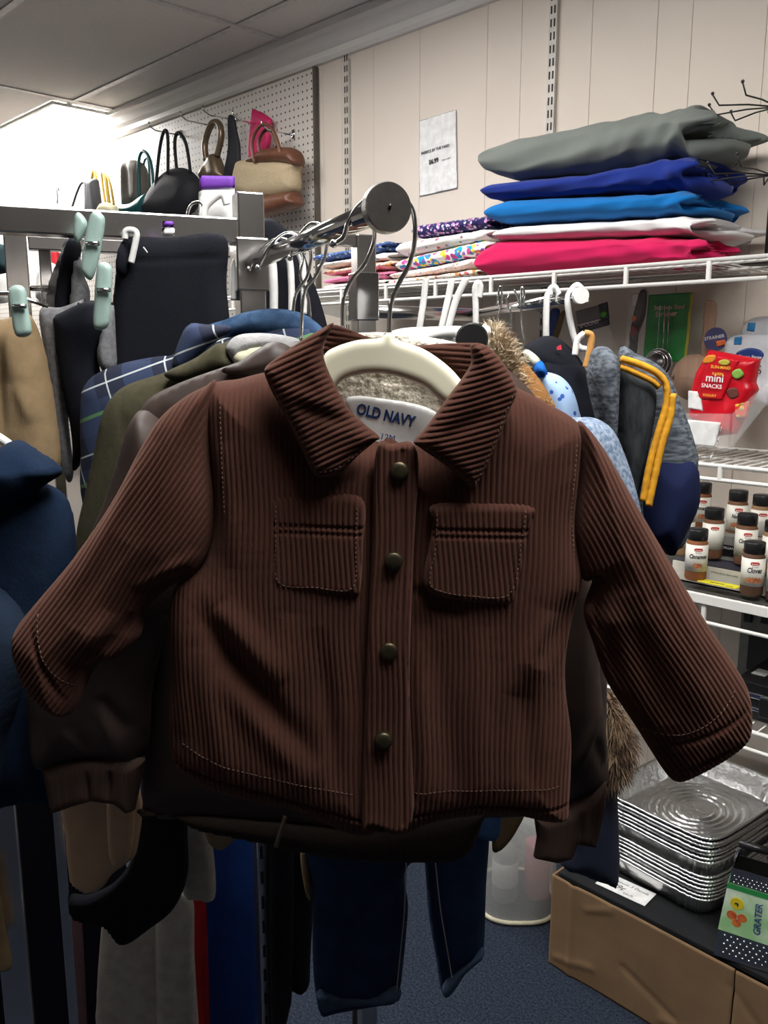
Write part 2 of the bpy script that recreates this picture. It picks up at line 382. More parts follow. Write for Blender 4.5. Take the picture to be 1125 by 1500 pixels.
# ------------------------------------------------------------ paper sign
f = onwall(642, 225, 2.096).mk('paper_notice', 'white printed paper notice taped to panelled wall above floral fabrics', 'notice')
panel(f, 'sheet', [(614, 177), (668, 160), (670, 276), (614, 288)], PAPER, T=.0008, Tb=.0002, step=.004, w=.004, sharp=True)
text(f, 'lettering', 'FABRICS BY THE YARD', 617, 227, 43, INK, -.003, math.radians(17), bold=.02)
text(f, 'price', '$6.99', 628, 241, 15, INK, -.003, math.radians(17), bold=.03); text(f, 'small_print', '/ square yard', 646, 236, 14, INK, -.003, math.radians(17))

# ------------------------------------------------------------ fabric bolts on the shelf
def bolt(name, lab, secs, mat, group, depth=.3, seed=1, end=1.0, dr=.004, cat='fabric bolt', s0=1.755):
    """secs: (px, top_py, bottom_py) along the front face from left to right"""
    f = onwall(secs[0][0], secs[0][2], s0); pts = []
    for px, ty, by in secs:
        t = f.loc(px, ty); bt = f.loc(px, by); pts.append((t[0], (t[2] + bt[2]) / 2, abs(t[2] - bt[2]) / 2))
    xs = np.array([p[0] for p in pts]); N = 90; K = 72; X = np.linspace(xs[0], xs[-1], N)
    zc = np.interp(X, xs, [p[1] for p in pts]); hh = np.interp(X, xs, [p[2] for p in pts]); rs = np.random.RandomState(seed)
    L = X[-1] - X[0]; V = []
    ph = rs.rand(8) * 6.28
    for i in range(N):
        e = min(1, (X[i] - X[0]) / .03, (X[-1] - X[i]) / .03); e = .35 + .65 * math.sqrt(max(e, 0) * (2 - max(e, 0)))
        for k in range(K):
            t = 6.28318 * k / K; c, s = math.cos(t), math.sin(t)
            cy = math.copysign(abs(c) ** .55, c); cz = math.copysign(abs(s) ** .8, s)
            g = (X[i] - X[0]) / L
            wr = dr * min(1, (X[-1] - X[i]) / .02 + .3) * (math.sin(6 * t / 2 + g * 5 + ph[0]) * .5 + math.sin(g * 31 + 2 * math.sin(t * 2 + ph[1]) + ph[2]) * (.15 + .9 * g ** 3) + .7 * math.sin(g * 70 + 4 * math.sin(t + ph[3])) * g ** 4 + .3 * math.sin(t * 9 + g * 12 + ph[4]))
            V.append((X[i] + end * .02 * (1 if i > N - 3 else 0) * math.sin(t * 3), depth / 2 + cy * (depth / 2) * (.9 + .1 * e) - cy * wr, zc[i] + (cz * hh[i] * e) + cz * wr))
    Fq = [(i * K + k, (i + 1) * K + k, (i + 1) * K + (k + 1) % K, i * K + (k + 1) % K) for i in range(N - 1) for k in range(K)]
    # folded layers at both ends: rings spiralling inwards
    def cap(base, inward):
        nonlocal V, Fq
        prev = base; cen = np.mean([V[j] for j in base], axis=0)
        for q in range(1, 9):
            ring = []
            for j in base:
                v = np.array(V[j]); w = cen + (v - cen) * (1 - q / 9.0); w[0] += inward * end * (.012 * (q % 2) + .006 * math.sin(v[1] * 60 + q)); ring.append(len(V)); V.append(tuple(w))
            for k in range(K):
                Fq.append((prev[k], ring[k], ring[(k + 1) % K], prev[(k + 1) % K]) if inward < 0 else (prev[(k + 1) % K], ring[(k + 1) % K], ring[k], prev[k]))
            prev = ring
    cap([(N - 1) * K + k for k in range(K)], -1); cap([k for k in range(K)], 1)
    me = bpy.data.meshes.new(name); me.from_pydata(V, [], Fq); me.update(); o = link(name, me, mat)
    bm = bmesh.new(); bm.from_mesh(me); bmesh.ops.recalc_face_normals(bm, faces=bm.faces[:]); bm.to_mesh(me); bm.free()
    o.location = tuple(f.O); o.rotation_euler = (0, 0, TH); tag(o, lab, cat, group); return o
def cl(name, c, c2=None): return M(name, c, .85, col2=c2 or tuple(x * .9 for x in c), ns=8, bs=.25, bscale=500, sheen=.1)
G = 'solid colour fabric bolts on the top shelf'
bolt('fabric_bolt', 'grey green folded fabric bolt, topmost of the solid stack', [(696, 214, 250), (745, 194, 264), (850, 174, 252), (950, 156, 232), (1012, 148, 222)], cl('sage_cotton', (.17, .19, .175)), G, .29, 3, dr=.007, end=2.6)
bolt('fabric_bolt', 'royal blue folded fabric bolt under the grey green one', [(701, 268, 290), (740, 262, 291), (850, 250, 284), (950, 230, 278), (1008, 220, 272)], cl('royal_cotton', (.010, .028, .22)), G, .27, 5, dr=.005)
bolt('fabric_bolt', 'bright azure blue folded fabric bolt in the middle of the stack', [(705, 300, 322), (735, 288, 328), (850, 284, 320), (950, 278, 316), (1004, 274, 312)], cl('azure_cotton', (.004, .15, .45)), G, .29, 8, dr=.003)
bolt('fabric_bolt', 'white folded fabric bolt between azure and pink ones', [(718, 334, 352), (745, 328, 353), (880, 320, 347), (960, 314, 345), (1018, 312, 344)], cl('white_cotton', (.80, .78, .78)), G, .32, 9, dr=.003, end=2.0)
bolt('fabric_bolt', 'hot pink folded fabric bolt at the bottom of the stack', [(692, 368, 401), (722, 350, 402), (800, 350, 397), (900, 346, 390), (1022, 345, 382)], cl('pink_cotton', (.60, .012, .10)), G, .18, 4, dr=.005)
G = 'patterned fabric bolts on the top shelf'
PF = [('navy fabric bolt with small pink and white flowers, top of the floral stack', [(600, 326, 352), (650, 320, 345), (716, 312, 334)], floral('navy_floral', (.015, .012, .10), [(.7, .3, .55), (.75, .72, .8), (.3, .15, .4)], 60, .33)),
      ('white fabric bolt printed with flower outlines, second in floral stack', [(577, 352, 378), (640, 342, 366), (716, 330, 352)], floral('white_floral', (.82, .80, .78), [(.5, .05, .12), (.35, .2, .25)], 38, .22, 3)),
      ('white fabric bolt with large coloured dots in the floral stack', [(577, 378, 400), (640, 362, 388), (712, 346, 374)], floral('dot_print', (.85, .83, .82), [(.0, .35, .65), (.65, .06, .3), (.8, .65, .05), (.2, .12, .5)], 34, .42, 5)),
      ('pale pink speckled fabric bolt below the dotted one', [(568, 398, 410), (640, 386, 402), (712, 370, 390)], floral('pale_pink_print', (.82, .72, .68), [(.6, .2, .15), (.7, .35, .3)], 70, .25, 7)),
      ('white and orange flowered fabric bolt lying lowest of the floral stack', [(566, 408, 420), (640, 400, 412), (700, 390, 404)], floral('orange_print', (.85, .82, .76), [(.75, .25, .04), (.6, .1, .1)], 45, .28, 9)),
      ('blue flowered fabric bolt behind the chrome post, topmost', [(455, 372, 384), (520, 362, 374), (560, 350, 366)], floral('blue_print', (.05, .09, .3), [(.6, .65, .7), (.1, .35, .4)], 60, .3, 11)),
      ('white fabric bolt behind the chrome post', [(462, 384, 395), (520, 375, 386), (570, 366, 382)], floral('white_print', (.8, .8, .78), [(.2, .25, .3)], 30, .2, 12)),
      ('orange patterned fabric bolt behind the chrome post', [(470, 396, 404), (520, 387, 398), (572, 378, 394)], floral('orange_mix', (.8, .6, .5), [(.75, .3, .1), (.7, .1, .2)], 50, .35, 13)),
      ('hot pink rolled fabric bolt behind the chrome post', [(470, 408, 417), (520, 400, 411), (566, 394, 408)], cl('rose_cotton', (.72, .2, .36))),
      ('plain white fabric bolt behind the chrome post, lowest', [(470, 417, 426), (520, 411, 422), (564, 406, 418)], cl('offwhite_cotton', (.8, .76, .74)))]
for i, (lab, secs, mm) in enumerate(PF): bolt('fabric_bolt', lab, secs, mm, G, .28, 20 + i, dr=.003, s0=1.78)

# ------------------------------------------------------------ handbags
def bag(px, py, lab, s=2.0, nm='handbag'): return onwall(px, py, s).mk(nm, lab, 'handbag')
def strap(f, pts, r, mat, nm='handle', dy=0, flat=1.0): 
    P = catmull([f.loc(x, y, dy) for x, y in pts], 6, False); return BM().tube(P, r, 8, flat=flat).go(nm, mat, f.root, True)
tanl = M('brown_leather', (.16, .06, .032), .45, col2=(.12, .045, .025), ns=30, bs=.2); canvas = M('tan_canvas', (.50, .40, .26), .9, ns=200, bs=.4)
blk = M('black_leather', (.018, .018, .024), .75, bs=.2); teal = M('teal_leather', (.01, .15, .16), .4, bs=.1); taupe = M('taupe_quilted', (.20, .18, .15), .7, bs=.3, ns=25)
f = bag(400, 318, 'tan canvas handbag with brown leather top and base on the pegboard')
panel(f, 'body', [(363, 234), (436, 238), (437, 251), (431, 284), (371, 292), (350, 272), (352, 245)], canvas, T=.05, w=.05, drape=(.003, 20, 20))
panel(f, 'leather_top', [(367, 234), (380, 226), (397, 217), (431, 217), (441, 230), (439, 244), (420, 240), (372, 241)], tanl, T=.045, w=.03, dy=-.012)
panel(f, 'leather_base', [(350, 270), (371, 289), (431, 281), (437, 287), (436, 304), (376, 321), (368, 306)], tanl, T=.05, w=.03, dy=-.005)
strap(f, [(373, 238), (369, 212), (375, 192), (386, 182), (398, 188), (406, 205), (411, 225)], .006, tanl, dy=-.05); strap(f, [(384, 236), (379, 212), (384, 196), (392, 190), (400, 198), (405, 215)], .006, tanl, dy=-.02)
f = bag(250, 316, 'large black domed handbag with two tall handles')
panel(f, 'body', [(213, 314), (224, 281), (243, 255), (260, 246), (277, 249), (290, 264), (292, 285), (286, 304), (273, 317), (247, 322)], blk, T=.06, w=.08)
strap(f, [(228, 275), (233, 225), (238, 198), (243, 191), (246, 205), (246, 255)], .007, blk, dy=-.05); strap(f, [(259, 250), (256, 215), (258, 197), (264, 196), (273, 213), (279, 252)], .007, blk, dy=-.01)
f = bag(312, 256, 'bronze metallic pouch bag with twisted scarf strap')
brz = M('bronze_leather', (.20, .15, .10), .3, .5, bs=.3)
panel(f, 'body', [(296, 262), (303, 238), (312, 226), (320, 227), (327, 247), (327, 262)], brz, T=.03, w=.03, drape=(.004, 60, 10))
strap(f, [(302, 235), (300, 212), (305, 192), (312, 180), (321, 182), (324, 200), (318, 228)], .013, brz, dy=-.01)
f = bag(340, 256, 'narrow black shoulder bag with wide flat strap')
panel(f, 'strap', [(335, 172), (343, 172), (348, 195), (352, 217), (350, 265), (329, 262), (335, 217)], blk, T=.012, w=.02)
f = bag(380, 226, 'hot pink bag hanging behind the tan and brown one', 2.05)
panel(f, 'body', [(370, 166), (378, 162), (395, 172), (398, 180), (392, 221), (366, 232)], M('hot_pink', (.62, .02, .13), .6, bs=.1), T=.015, w=.02)
f = bag(205, 316, 'taupe ruffled bag with teal base and teal handles')
panel(f, 'body', [(186, 242), (203, 236), (213, 251), (213, 290), (200, 300), (185, 304)], taupe, T=.04, w=.04, drape=(.006, 60, 8))
panel(f, 'teal_base', [(184, 300), (200, 296), (222, 283), (220, 312), (188, 317)], teal, T=.05, w=.04, dy=-.01)
strap(f, [(204, 290), (203, 240), (208, 222), (217, 228), (223, 250), (225, 285)], .007, teal, dy=-.03); strap(f, [(210, 290), (210, 245), (214, 232), (218, 240), (220, 285)], .005, teal, dy=.01)
f = bag(139, 311, 'slim black tote with pointed yellow straps')
panel(f, 'body', [(132, 262), (142, 262), (149, 316), (128, 316)], blk, T=.03, w=.03, sharp=True)
strap(f, [(134, 264), (138, 249), (141, 264)], .008, M('mustard', (.55, .36, .05), .6, bs=.1))
f = bag(160, 312, 'olive ribbed bag with two mustard handles')
panel(f, 'body', [(149, 300), (158, 296), (171, 303), (175, 318), (146, 318)], M('olive_knit', (.22, .20, .10), .8, bs=.4), T=.03, w=.03)
strap(f, [(155, 300), (151, 275), (149, 252), (154, 262), (159, 299)], .006, MATS['mustard']); strap(f, [(161, 299), (157, 270), (156, 256), (162, 272), (167, 300)], .006, MATS['mustard'])
f = bag(116, 311, 'grey bag with thin arched dark strap beside the yellow strapped tote')
panel(f, 'body', [(104, 305), (126, 300), (128, 316), (102, 316)], taupe, T=.03, w=.03)
strap(f, [(105, 306), (112, 284), (119, 269), (125, 271), (125, 304)], .006, blk)
f = bag(86, 310, 'small red pouch hanging far down the pegboard')
panel(f, 'body', [(76, 312), (80, 303), (86, 298), (92, 303), (95, 312)], M('red_vinyl', (.6, .02, .04), .5, bs=.1), T=.03, w=.03)
strap(f, [(84, 300), (84, 284), (82, 275)], .004, blk)
for (a, b_, lab) in [((285, 176), (309, 184), 'chrome pegboard hook holding the bronze pouch'), ((366, 178), (386, 184), 'chrome pegboard hook holding the tan and brown bag'), ((412, 190), (428, 198), 'empty chrome pegboard hook right of the brown bag'), ((232, 193), (262, 198), 'chrome pegboard hook holding the large black bag'), ((74, 268), (84, 276), 'chrome pegboard hook holding the red pouch'), ((325, 172), (342, 176), 'chrome pegboard hook holding the narrow black bag')]:
    f = onwall(b_[0], b_[1], 2.075).mk('peg_hook', lab, 'hook', 'pegboard hooks'); q = f.loc(a[0], a[1], -.13)
    BM().tube([(0, 0.01, 0), (0, -.11, 0), (0, -.135, .012), (0, -.14, .03)], .003, 8).box(-.008, .008, .004, .008, -.01, .02).go('prong', CHROME, f.root, True)

# ------------------------------------------------------------ chrome clothes rack
RY = math.radians(21.8)      # direction the arm runs away from the viewer
ad = np.array([-math.sin(RY), math.cos(RY), 0]); rd = np.array([math.cos(RY), math.sin(RY), 0])
Pn = np.array(PY(566, 305, .70)); ARMZ = Pn[2]
RX, RYy = (Pn + ad * .47)[:2]
r = root('clothes_rack', (RX, RYy, 0), RY, 'chrome square tube clothes rack carrying the brown jacket', 'clothes rack')
W_ = .034
BM().box(-W_ / 2, W_ / 2, -W_ / 2, W_ / 2, 0, 1.695, .002).box(-W_ / 2 - .004, W_ / 2 + .004, -W_ / 2 - .004, W_ / 2 + .004, 1.575, 1.64, .002).go('post', CHROME_D, r)
BM().box(-.345 - W_ / 2, -.345 + W_ / 2, -W_ / 2, W_ / 2, 0, 1.633, .002).go('post', CHROME_D, r)
BM().box(-.75, -W_ / 2, -W_ / 2, W_ / 2, 1.633, 1.663, .002).go('top_rail', CHROME_D, r)
BM().tube([(0, -.01, ARMZ), (0, -.47, ARMZ)], .0095, 16).go('arm', CHROME, r, True)
b = BM().tube([(0, -.464, ARMZ), (0, -.466, ARMZ), (0, -.4745, ARMZ), (0, -.476, ARMZ)], [.0175, .0193, .0193, .0185], 40).go('end_disc', M('brushed_steel', (.42, .40, .38), .3, 1, bs=.1, ns=60), r, False)
BM().tube([(0, -.4757, ARMZ + .0005), (.0014, -.4766, ARMZ)], .0022, 8).go('disc_dimple', BLACKP, r, True)
b = BM()
for k in range(28): b.box(-W_ / 2 + .004, -W_ / 2 + .008, -W_ / 2 - .0006, -W_ / 2 + .001, .3 + k * .04, .32 + k * .04)
b.go('post_slots', BLACKP, r)
f = F533 = at(533, 480, 1.6, RY).mk('clothes_rack', 'chrome rack before the floral fabrics, its right bar ending in a white cap', 'clothes rack')
q0 = f.local((f.O[0], f.O[1], 0))[2]
BM().box(-.018, .018, -.018, .018, q0, f.loc(533, 345)[2], .002).go('post', CHROME_D, f.root); BM().box(-.022, .022, -.022, .022, f.loc(533, 470)[2], f.loc(533, 400)[2], .002).go('collar', CHROME, f.root)
BM().box(-.26, -.018, -.014, .014, f.loc(533, 362)[2], f.loc(533, 345)[2], .002).go('rail', CHROME_D, f.root)
# a second rack frame behind the left clothes
f = at(32, 480, 1.5, RY).mk('clothes_rack', 'grey steel rack frame behind the clipped trousers on the left', 'clothes rack')
q0 = f.local((f.O[0], f.O[1], 0))[2]
BM().box(-.018, .018, -.018, .018, q0, f.loc(32, 345)[2], .002).go('post', CHROME_D, f.root)
BM().box(.02, .5, -.015, .015, f.loc(32, 366)[2], f.loc(32, 346)[2], .002).go('rail', CHROME_D, f.root); BM().box(.035, .055, -.01, .01, q0, f.loc(32, 366)[2], .002).go('inner_upright', CHROME, f.root)
BM().tube([(.02, 0, f.loc(32, 422)[2]), (.07, -.05, f.loc(32, 422)[2])], .005, 8).go('bolt', CHROME, f.root, True)
# thin upright tube low left
f = at(104, 1440, 1.02, RY).mk('clothes_rack', 'thin chrome rack upright at lower left beside the peach garment', 'clothes rack')
q0 = f.local((f.O[0], f.O[1], 0))[2]; BM().box(-.006, .006, -.006, .006, q0, 1.0 + q0, .001).go('post', CHROME_D, f.root)
# right-hand rack arm with hangers
A0 = PY(690, 425, 1.75); A1 = PY(850, 433, 1.15); A1[2] = A0[2] = A1[2]
yw = math.atan2(-(A0 - A1)[0], (A0 - A1)[1]); LN = float(np.linalg.norm(A0 - A1))
r = F533.root; L0 = F533.local
p0, p1 = L0(A0), L0(A1); dv = (np.array(p1) - np.array(p0)) / LN
BM().tube([p0, p1], .008, 14).go('arm', CHROME, r, True); BM().tube([tuple(np.array(p1) - dv * .004), tuple(np.array(p1) + dv * .004)], .0105, 24).go('end_disc', WPLAS, r)
BM().tube([(0, 0, p0[2]), p0], .012, 12).go('side_rail', CHROME_D, r, True)

# ------------------------------------------------------------ loose hangers along the arms
def armpt(t): return Pn + ad * t           # t metres behind the disc
def cloth_hanger(fr, pts, r=.0016, mat=None, nm='hook'): return hook(fr, nm, pts, r, mat)
H = [((505, 500), [(487, 357), (503, 345), (513, 318), (530, 303), (545, 322), (548, 352), (535, 385), (514, 412), (503, 440), (502, 480)], .82, 'chrome hanger hook second from the disc on the rack arm'),
     ((440, 500), [(425, 378), (434, 352), (455, 328), (474, 334), (477, 370), (462, 405), (445, 432), (441, 500)], .93, 'chrome hanger hook of the grey fleece garment'),
     ((428, 500), [(378, 392), (395, 362), (418, 342), (440, 348), (455, 370), (450, 405), (432, 436), (428, 500)], 1.0, 'chrome hanger hook of the plaid shirt'),
     ((452, 500), [(364, 394), (382, 366), (405, 350), (425, 354), (443, 375), (440, 405), (452, 440), (455, 500)], 1.08, 'chrome hanger hook farthest from the disc')]
for (ox, oy), pts, Y, lab in H:
    f = at(ox, oy, Y); f.mk('clothes_hanger', lab, 'hanger', 'chrome hooked hangers on the rack arm'); hook(f, 'hook', pts, .0019)
    cx0 = f.loc(ox, oy)[0]; zz = f.loc(ox, oy)[2] - .01
    BM().tube(catmull([(cx0 - .13, .0, zz - .07), (cx0 - .06, 0, zz - .02), (cx0, 0, zz), (cx0 + .06, 0, zz - .02), (cx0 + .13, 0, zz - .07)], 6, False), .004, 8).go('shoulder_bar', CREAM, f.root, True)
for i, (dx, Y, lab) in enumerate([(0, 1.13, 'white tubular hanger nearest the rack post'), (26, 1.17, 'white tubular hanger second from the rack post'), (44, 1.2, 'white tubular hanger third from the rack post')]):
    f = at(380 + dx, 450, Y).mk('clothes_hanger', lab, 'hanger', 'white tubular hangers by the rack post')
    hook(f, 'hook', [(344 + dx, 440), (344 + dx, 400), (350 + dx, 375), (368 + dx, 360), (386 + dx, 362), (398 + dx, 382), (401 + dx, 420), (401 + dx, 460)][(0 if i == 0 else 3):], .0055 if i == 0 else .0045, WPLAS, ball=False)
bt = at(420, 460, 1.25).mk('black_trousers', 'black trousers hanging behind the chrome hooks', 'trousers')
panel(bt, 'cloth', [(376, 335), (430, 345), (455, 400), (480, 480), (490, 560), (370, 560)], BLACKC, T=.02, step=.006, drape=(.004, 30, 5))

# main jacket hanger + jacket
DJ = .75
f = Fr(PY(572, 560, DJ), 0).mk('clothes_hanger', 'cream flocked hanger inside the brown corduroy jacket', 'hanger')
hook(f, 'hook', [(489, 357), (503, 347), (511, 325), (525, 302), (548, 287), (580, 287), (603, 305), (608, 345), (600, 385), (582, 420), (572, 450), (570, 500)], .0021)
panel(f, 'shoulder_bar', [(465, 560), (474, 522), (492, 508), (525, 498), (558, 495), (563, 488), (577, 488), (581, 497), (620, 511), (655, 535), (678, 560), (700, 590), (690, 605), (650, 590), (620, 566), (580, 551), (540, 547), (505, 555), (485, 572)], CREAM, T=.006, w=.008, step=.002, sharp=False, dy=-.008)
JP, JA = .0047, .0024
fj = Fr(PY(560, 1200, DJ), 0).mk('corduroy_jacket', 'child brown corduroy jacket with snap front hanging in front of the rack', 'jacket')
st = .0008
def jp(name, poly, T, dy, w, folds=(), wale=(0, JP, JA), drape=(.003, 22, 5), **k): return panel(fj, name, poly, CORD, T=T, dy=dy, w=w, folds=folds, wale=wale, drape=drape, step=st, **k)
panel(fj, 'back_lining', [(462, 500), (520, 488), (600, 490), (700, 515), (720, 580), (660, 640), (590, 690), (520, 660), (460, 590)], FLEECE, T=.006, w=.01, dy=.03, step=.002, rough=.002, drape=(.002, 60, 60))
nl = panel(fj, 'neck_label', [(506, 590), (522, 580), (560, 584), (600, 590), (632, 600), (640, 612), (615, 650), (600, 662), (560, 660), (530, 640)], PAPER, T=.002, w=.003, dy=.016, step=.002)
text(fj, 'label_lettering', 'OLD NAVY', 521, 606, 88, NAVYINK, .0135, math.radians(-13), parent=nl, bold=.035, hscale=1.3)
text(fj, 'size_lettering', '12M', 556, 643, 22, NAVYINK, .0135, math.radians(-10), parent=nl)
jp('back_collar', [(474, 520), (478, 490), (488, 476), (510, 482), (550, 497), (600, 506), (650, 503), (700, 503), (712, 515), (700, 545), (680, 560), (640, 530), (600, 512), (540, 506), (500, 510)], .008, .012, .012, wale=(85, JP, JA), drape=(.001, 30, 30))
jp('front_left', [(440, 560), (400, 545), (350, 555), (308, 568), (300, 640), (312, 740), (300, 820), (262, 850), (248, 900), (252, 980), (248, 1060), (255, 1110), (285, 1138), (330, 1158), (430, 1180), (560, 1205), (570, 900), (580, 700), (560, 650), (520, 645), (480, 600)], .034, 0, .05,
   folds=[(270, 840, 470, 1100, 20, -9), (330, 960, 470, 1130, 22, 5), (300, 930, 350, 1130, 20, 4), (330, 870, 420, 980, 22, 8), (280, 900, 275, 1060, 18, 4), (262, 1105, 530, 1180, 3, -3), (430, 880, 420, 1100, 20, 5), (470, 900, 500, 1150, 14, -5), (310, 600, 318, 820, 7, -5), (340, 640, 350, 820, 14, 4)])
jp('front_right', [(560, 650), (605, 655), (660, 620), (720, 560), (750, 565), (800, 590), (850, 625), (853, 690), (842, 760), (852, 840), (838, 900), (828, 960), (828, 1010), (836, 1080), (833, 1170), (828, 1195), (800, 1199), (740, 1188), (650, 1194), (560, 1206), (556, 1000), (566, 800)], .034, 0, .05,
   folds=[(840, 860, 780, 960, 16, -8), (800, 880, 750, 1000, 20, 6), (545, 1180, 700, 1160, 3, -3), (700, 1160, 830, 1168, 3, -3), (640, 920, 660, 1150, 18, -4), (610, 900, 620, 1150, 14, 5), (700, 900, 690, 1150, 20, 5), (760, 950, 770, 1150, 16, -5), (600, 850, 680, 890, 10, -5), (846, 640, 838, 850, 6, -5)])
jp('placket', [(551, 660), (575, 650), (612, 662), (606, 800), (600, 1000), (604, 1200), (545, 1207), (530, 1200), (536, 1000), (544, 800)], .008, -.032, .006, folds=[(590, 660, 590, 1200, 3, -1.5)], drape=(.003, 10, 20), sharp=False)
pk1 = jp('chest_pocket', [(396, 728), (460, 724), (530, 728), (532, 800), (528, 862), (518, 870), (460, 868), (405, 862), (396, 850), (392, 800)], .008, -.031, .008, folds=[(392, 768, 532, 772, 3, -2.2), (392, 778, 532, 782, 3, -1.5)], wale=(0, JP, JA))
pk2 = jp('chest_pocket', [(633, 738), (700, 735), (779, 739), (776, 770), (770, 800), (762, 840), (753, 874), (740, 884), (690, 880), (640, 871), (620, 852), (628, 800), (632, 770)], .009, -.031, .008, folds=[(630, 772, 775, 776, 3, -2.2), (630, 782, 775, 786, 3, -1.5)], wale=(4, JP, JA))
jp('sleeve', [(318, 562), (300, 566), (270, 582), (235, 612), (205, 660), (165, 735), (110, 815), (60, 875), (30, 912), (21, 935), (25, 965), (42, 1005), (70, 1035), (100, 1046), (118, 1025), (142, 975), (178, 960), (206, 930), (213, 895), (245, 862), (285, 840), (310, 800), (318, 740), (312, 650)], .04, -.006, .055, wale=(-36, JP * .92, JA, .3),
   folds=[(240, 640, 120, 860, 12, 5), (60, 900, 110, 1020, 5, -4), (140, 960, 210, 890, 12, -9), (290, 830, 230, 860, 12, -9), (300, 800, 210, 850, 10, 5), (200, 780, 130, 900, 18, -4), (180, 880, 120, 960, 14, 5)])
jp('sleeve', [(845, 622), (862, 628), (892, 670), (935, 745), (985, 830), (1030, 905), (1068, 962), (1092, 1005), (1098, 1045), (1092, 1078), (1060, 1106), (1010, 1134), (985, 1140), (968, 1122), (930, 1062), (890, 1000), (868, 940), (855, 895), (868, 850), (852, 846), (840, 780), (846, 700)], .04, -.006, .055, wale=(32, JP * .92, JA, -.25),
   folds=[(870, 850, 868, 940, 10, -8), (858, 838, 885, 842, 9, -8), (900, 720, 1020, 960, 14, 5), (900, 860, 960, 1040, 20, -8), (950, 1080, 1090, 1020, 5, -3), (880, 900, 900, 1000, 12, -6), (940, 860, 1020, 1030, 22, 5), (985, 1110, 1070, 1070, 5, -4)])
def ccurve(X, Z): return -.012 * np.clip((.0 - Z + .43) / .12, 0, 1.2)
jp('collar', [(489, 474), (470, 482), (440, 500), (408, 522), (388, 540), (392, 560), (404, 585), (430, 632), (452, 682), (464, 697), (480, 698), (500, 692), (524, 668), (548, 648), (556, 640), (535, 622), (512, 600), (492, 566), (476, 530), (474, 505)], .015, -.042, .014, wale=(112, JP, JA, 1.2), drape=(.002, 25, 25), folds=[(430, 590, 520, 620, 12, -5), (410, 560, 500, 610, 14, 3), (396, 560, 462, 688, 3, -1.5), (470, 688, 545, 645, 3, -1.5)])
jp('collar', [(690, 504), (712, 506), (732, 525), (750, 552), (757, 574), (748, 598), (728, 648), (704, 700), (694, 714), (684, 708), (650, 680), (614, 655), (606, 646), (622, 628), (640, 604), (660, 576), (678, 552), (690, 530)], .015, -.042, .014, wale=(102, JP, JA, -.8), drape=(.002, 25, 25), folds=[(650, 680, 690, 706, 3, -1.5), (697, 705, 750, 590, 3, -1.5), (640, 640, 720, 600, 12, -3)])
from mathutils.bvhtree import BVHTree
def stitches(target, pts, mat, pitch=.0042, nm='topstitching'):
    T = BVHTree.FromPolygons([v.co[:] for v in target.data.vertices], [tuple(p.vertices) for p in target.data.polygons])
    P = catmull([fj.loc(x, y, -.04) for x, y in pts], 10, False); L = np.r_[0, np.cumsum(np.linalg.norm(np.diff(P, axis=0), axis=1))]; b = BM(); d = 0
    while d + pitch < L[-1]:
        q = []
        for e in (d, d + pitch * .6):
            x, z = np.interp(e, L, P[:, 0]), np.interp(e, L, P[:, 2]); h = T.ray_cast(Vector((x, -.3, z)), Vector((0, 1, 0)))
            if h[0] is not None: q.append(tuple(h[0] + Vector((0, -.0006, 0))))
        if len(q) == 2: b.tube(q, .00042, 5)
        d += pitch
    b.go(nm, mat, fj.root, True)
thr = M('brown_thread', (.12, .07, .05), .8, bs=0)
JC = {}
for o_ in fj.root.children: JC.setdefault(o_.name.split('.')[0], []).append(o_)
cl_, cr_ = JC['collar'][0], JC['collar'][1]
stitches(cl_, [(396, 560), (410, 582), (435, 628), (456, 676), (470, 688), (500, 680), (540, 650)], thr)
stitches(cr_, [(747, 580), (730, 622), (712, 665), (697, 702), (688, 703), (655, 676), (618, 650)], thr)
stitches(JC['chest_pocket'][0], [(404, 735), (403, 800), (408, 855), (460, 861), (516, 861), (521, 800), (523, 735)], thr); stitches(JC['chest_pocket'][1], [(770, 748), (764, 790), (748, 868), (690, 872), (642, 863), (629, 848), (638, 800), (640, 745)], thr)
stitches(JC['sleeve'][0], [(48, 905), (60, 950), (80, 990), (108, 1018)], thr); stitches(JC['sleeve'][1], [(950, 1082), (1000, 1075), (1050, 1045), (1085, 1010)], thr)
stitches(JC['front_left'][0], [(262, 1100), (330, 1128), (430, 1152), (525, 1172)], thr); stitches(JC['front_right'][0], [(608, 1166), (700, 1162), (780, 1164), (828, 1164)], thr)
stitches(JC['front_right'][0], [(852, 655), (845, 740), (849, 830)], thr); stitches(JC['front_left'][0], [(318, 590), (322, 680), (326, 760)], thr)
bz = M('antique_brass', (.09, .075, .045), .45, .9, col2=(.06, .05, .03), ns=90, bs=.2)
for (x, y) in [(585, 690), (577, 822), (570, 954), (562, 1085)]:
    q = fj.loc(x, y, -.043); BM().tube([(q[0], -.036, q[2]), (q[0], -.0445, q[2]), (q[0], -.0456, q[2]), (q[0], -.0460, q[2])], [.0078, .0078, .0068, .004], 24).go('snap_button', bz, fj.root, True)

